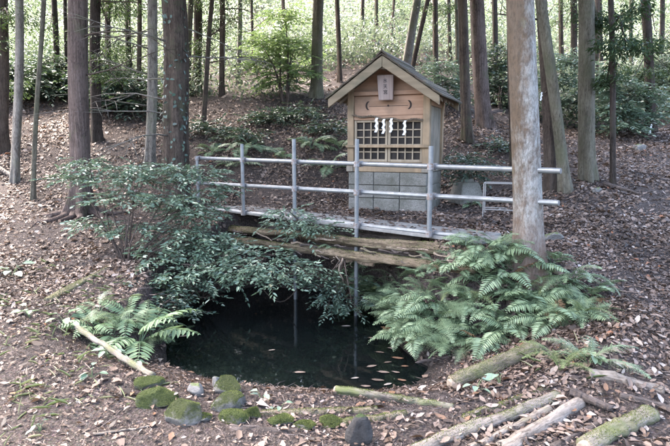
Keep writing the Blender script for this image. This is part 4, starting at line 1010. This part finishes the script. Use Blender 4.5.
for px, py, n in [(15, 300, 70), (50, 330, 50), (85, 355, 60), (60, 372, 40), (20, 390, 60), (110, 318, 50), (40, 268, 50), (90, 300, 50), (130, 395, 25), (60, 410, 25), (15, 345, 50), (100, 285, 50), (25, 420, 35), (80, 335, 50), (580, 368, 30), (545, 360, 30)]:
    q = ground_at(px, py); x = q.x + g.normal(0, .13, n); y = q.y + g.normal(0, .13, n)
    n = max(6, n // 3); x = x[:n]; y = y[:n]; P = np.stack([x, y, gz(x, y)], -1); th = g.uniform(0, 6.28, n)
    D = np.stack([np.cos(th), np.sin(th), g.uniform(.2, 1.2, n)], -1)
    PT_.append(leaves(P, D, unit(np.stack([-np.cos(th), -np.sin(th), np.full(n, .8)], -1)), g.uniform(.06, .16, n), g.uniform(.005, .009, n), g.uniform(0, 1, n), .1, .35, True))
V, F, A = join(PT_); tag(link('grass', mesh_np('grass', V, F, M_grass, A)), 'sparse grass tufts on the left foreground soil', None, None, 'stuff')

# ------------------------------------------------------------------ fallen leaves
g = np.random.default_rng(3)
def litter(n, y0, y1, pw, lo, hi, six, xl=-1.0, xr=1.05):
    y = y0 + (y1 - y0) * g.uniform(0, 1, n) ** pw; x = g.uniform(xl, xr, n) * y
    z = gz(x, y); d = pond_d(x, y)
    dens = .22 + .78 * sstep(-.14, .12, fbm(x * 1.7, y * 1.7, 5, 61)); 
    bare = (1 - sstep(4.4, 5.6, y)) * (1 - sstep(.1, .9, x)) ; dens = dens * (1 - (.5 if hi < .05 else .72) * bare)
    dens = np.where(d < .35, dens * (.35 + .3 * (y < 4.7)), dens)
    keep = (g.uniform(0, 1, n) < dens) & (z > WATER + .015); x, y, z = x[keep], y[keep], z[keep]; n = len(x)
    Nn = unit(gnormal(x, y) + g.normal(0, .28, (n, 3)) * np.array([1, 1, .3])); th = g.uniform(0, 6.283, n)
    D = np.stack([np.cos(th), np.sin(th), np.zeros(n)], -1); D = unit(D - Nn * (D * Nn).sum(-1, keepdims=True))
    L = g.uniform(lo, hi, n) * np.exp(g.normal(0, .18, n))
    P = np.stack([x, y, z], -1) + Nn * g.uniform(.003, .022, (n, 1)) - D * L[:, None] * .5
    r = np.clip(g.beta(1.7, 2.6, n) * .9 + .9 * fbm(x * 2.3, y * 2.3, 4, 15), 0, .93); rr = g.uniform(0, 1, n); r = np.where(rr < .012, g.uniform(.95, .99, n), r); r = np.where(rr > .98, g.uniform(.86, .93, n), r)
    return leaves(P, D, Nn, L, L * g.uniform(.22, .8, n), r, g.uniform(.0, .4, (n, 1)), g.uniform(-.2, .28, (n, 1)), six, .055)
tt_ = g.uniform(0, 4.4, 420); ss_ = g.uniform(.0, .55, 420); LQ = along(0, 0, 0)
dx = LP0[0] + LD[0] * tt_ + LN[0] * ss_; dy = LP0[1] + LD[1] * tt_ + LN[1] * ss_; th = g.uniform(0, 6.28, 420)
deck = leaves(np.stack([dx, dy, np.full(420, .742)], -1), np.stack([np.cos(th), np.sin(th), th * 0], -1), unit(g.normal(0, .25, (420, 3)) + np.array([0, 0, 1.])), g.uniform(.03, .08, 420), g.uniform(.015, .04, 420), g.beta(1.7, 2, 420) * .9, .2, .05, True, .05)
parts = [deck, litter(82000, 2.45, 6.0, .75, .008, .034, True), litter(27000, 2.45, 6.5, .8, .03, .062, True), litter(108000, 5.5, 12, .8, .02, .062, True), litter(16000, 5.5, 12, .8, .05, .085, True), litter(26000, 11, 24, .9, .05, .11, True)]
V, F, A = join(parts)
tag(link('leaf_litter', mesh_np('leaf_litter', V, F, M_litter, A)), 'brown and mauve fallen leaves carpeting the slope', None, None, 'stuff')
# fine duff and twigs
n = 26000; y = 2.5 + 5.5 * g.uniform(0, 1, n) ** .9; x = g.uniform(-.74, .76, n) * y; z = gz(x, y); kp = z > WATER + .01; x, y, z = x[kp], y[kp], z[kp]; n = len(x)
th = g.uniform(0, 6.283, n); D = np.stack([np.cos(th), np.sin(th), g.normal(0, .12, n)], -1); L = np.exp(g.normal(-3.5, .65, n)); Wt = .0018 + L * .018
V, F, A = leaves(np.stack([x, y, z + .008], -1), D, unit(gnormal(x, y) + g.normal(0, .4, (n, 3))), L, Wt, g.uniform(0, 1, n), .5, .05, True)
tag(link('twig_litter', mesh_np('twig_litter', V, F, M_twig, A)), 'fine twigs scattered over the near ground', None, None, 'stuff')
# the larger leaves of the foreground, one by one
def big_leaf(seed):
    g = np.random.default_rng(seed); n = 7; vs = []; fs = []
    cu, fo, tw = g.uniform(-.5, .6), g.uniform(.05, .4), g.uniform(-.4, .4)
    for i in range(n):
        t = i / (n - 1); w = .27 * math.sin(math.pi * min(1, t * .92 + .05)) ** .8 * (1 - .25 * t) + .004
        w *= 1 + .12 * g.normal()
        zc = cu * (t - .5) ** 2 * .8
        for s in (-1, 0, 1):
            vs.append((t - .5, s * w * math.cos(fo), zc + (abs(s) * w * fo) + s * tw * w * (t - .5) * 1.2 + g.normal(0, .008)))
    for i in range(n - 1):
        for s in range(2): a = i * 3 + s; fs.append((a, a + 3, a + 4, a + 1))
    vs.append((-.72, .02, cu * .2)); fs.append((1, len(vs) - 1, 0))
    return vs, fs
LM = []
def pleaf(c, i):
    t = NT('large_dead_leaf'); n1 = t.noise(t.coord((3, 14, 3)), 3, 4); oi = t.n('ObjectInfo').outputs['Random']
    col = t.mix(n1, c, tuple(k * .55 for k in c)); t.bump(n1, .3, .05); return t.fin(col, .6, .35)
LMATS = [pleaf(c, i) for i, c in enumerate([(.20, .15, .122), (.28, .225, .19), (.33, .285, .25), (.20, .115, .072), (.13, .095, .075), (.31, .25, .205), (.22, .165, .135)])]
for q in range(14):
    vs, fs = big_leaf(100 + q); me = bpy.data.meshes.new('fallen_leaf'); me.from_pydata(vs, [], fs); me.materials.append(LMATS[q % 7])
    me.polygons.foreach_set('use_smooth', np.ones(len(me.polygons), bool)); LM.append(me)
cnt = 0
while cnt < 240:
    px = random.uniform(0, 670); py = random.uniform(335, 446) ; px = px if random.random() < .28 else random.uniform(400, 670)
    if random.random() < .25: py = random.uniform(280, 340); px = random.uniform(610, 670) if random.random() < .6 else random.uniform(0, 60)
    p = ground_at(px, py)
    if p.z < WATER + .03: continue
    nn = gnormal(np.array([p.x]), np.array([p.y]))[0]; s = random.uniform(.035, .075)
    qd = Vector(nn).to_track_quat('Z', 'Y') @ Euler((random.gauss(0, .25), random.gauss(0, .25), random.uniform(0, 6.28))).to_quaternion()
    o = link('fallen_leaf', random.choice(LM), ground, p + Vector(nn) * random.uniform(.012, .03)); o.rotation_euler = qd.to_euler(); o.scale = (s, s, s); cnt += 1
# leaves floating near the right shore
for px, py in [(380, 352), (388, 362), (396, 372), (402, 380), (384, 372), (374, 338), (392, 348), (405, 366), (378, 380), (366, 386), (355, 378), (410, 388), (272, 350), (398, 358), (300, 372), (388, 384), (372, 366), (184, 336), (190, 372), (346, 326)]:
    d = ray(px, py); tt = (EYE.z - WATER - .006) / -d.z; p = EYE + d * tt; s = random.uniform(.06, .11)
    o = link('floating_leaf', random.choice(LM), None, p, (0, 0, random.uniform(-.5, .5)), (s, s * .9, s * .25)); tag(o, 'pale dead leaf floating on the dark pond water', 'leaf', 'leaves floating on the pond')
# ivy on the gnarled trunk
o, P, rad, lean = T['gnarl']
g = np.random.default_rng(8); n = 130; h = .2 + 2.9 * np.clip(g.normal(.45, .25, n), 0, 1); th = g.uniform(3.3, 6.4, n)
Pp = np.stack([lean.x * h + np.cos(th) * rad * 1.12, np.sin(th) * rad * 1.12, h], -1); D = np.stack([g.normal(0, .5, n), g.normal(-.3, .3, n), g.normal(-.5, .5, n)], -1)
V, F, A = leaves(Pp, D, unit(np.stack([np.cos(th), np.sin(th), np.full(n, .4)], -1)), g.uniform(.04, .08, n), g.uniform(.03, .05, n), g.uniform(0, 1, n), .1, .1, True)
link('ivy', mesh_np('ivy', V, F, M_shrubd, A), o)
tot = sum(len(o.data.polygons) for o in SC.objects if o.type == 'MESH'); print('POLYS', tot, 'OBJS', len(SC.objects))
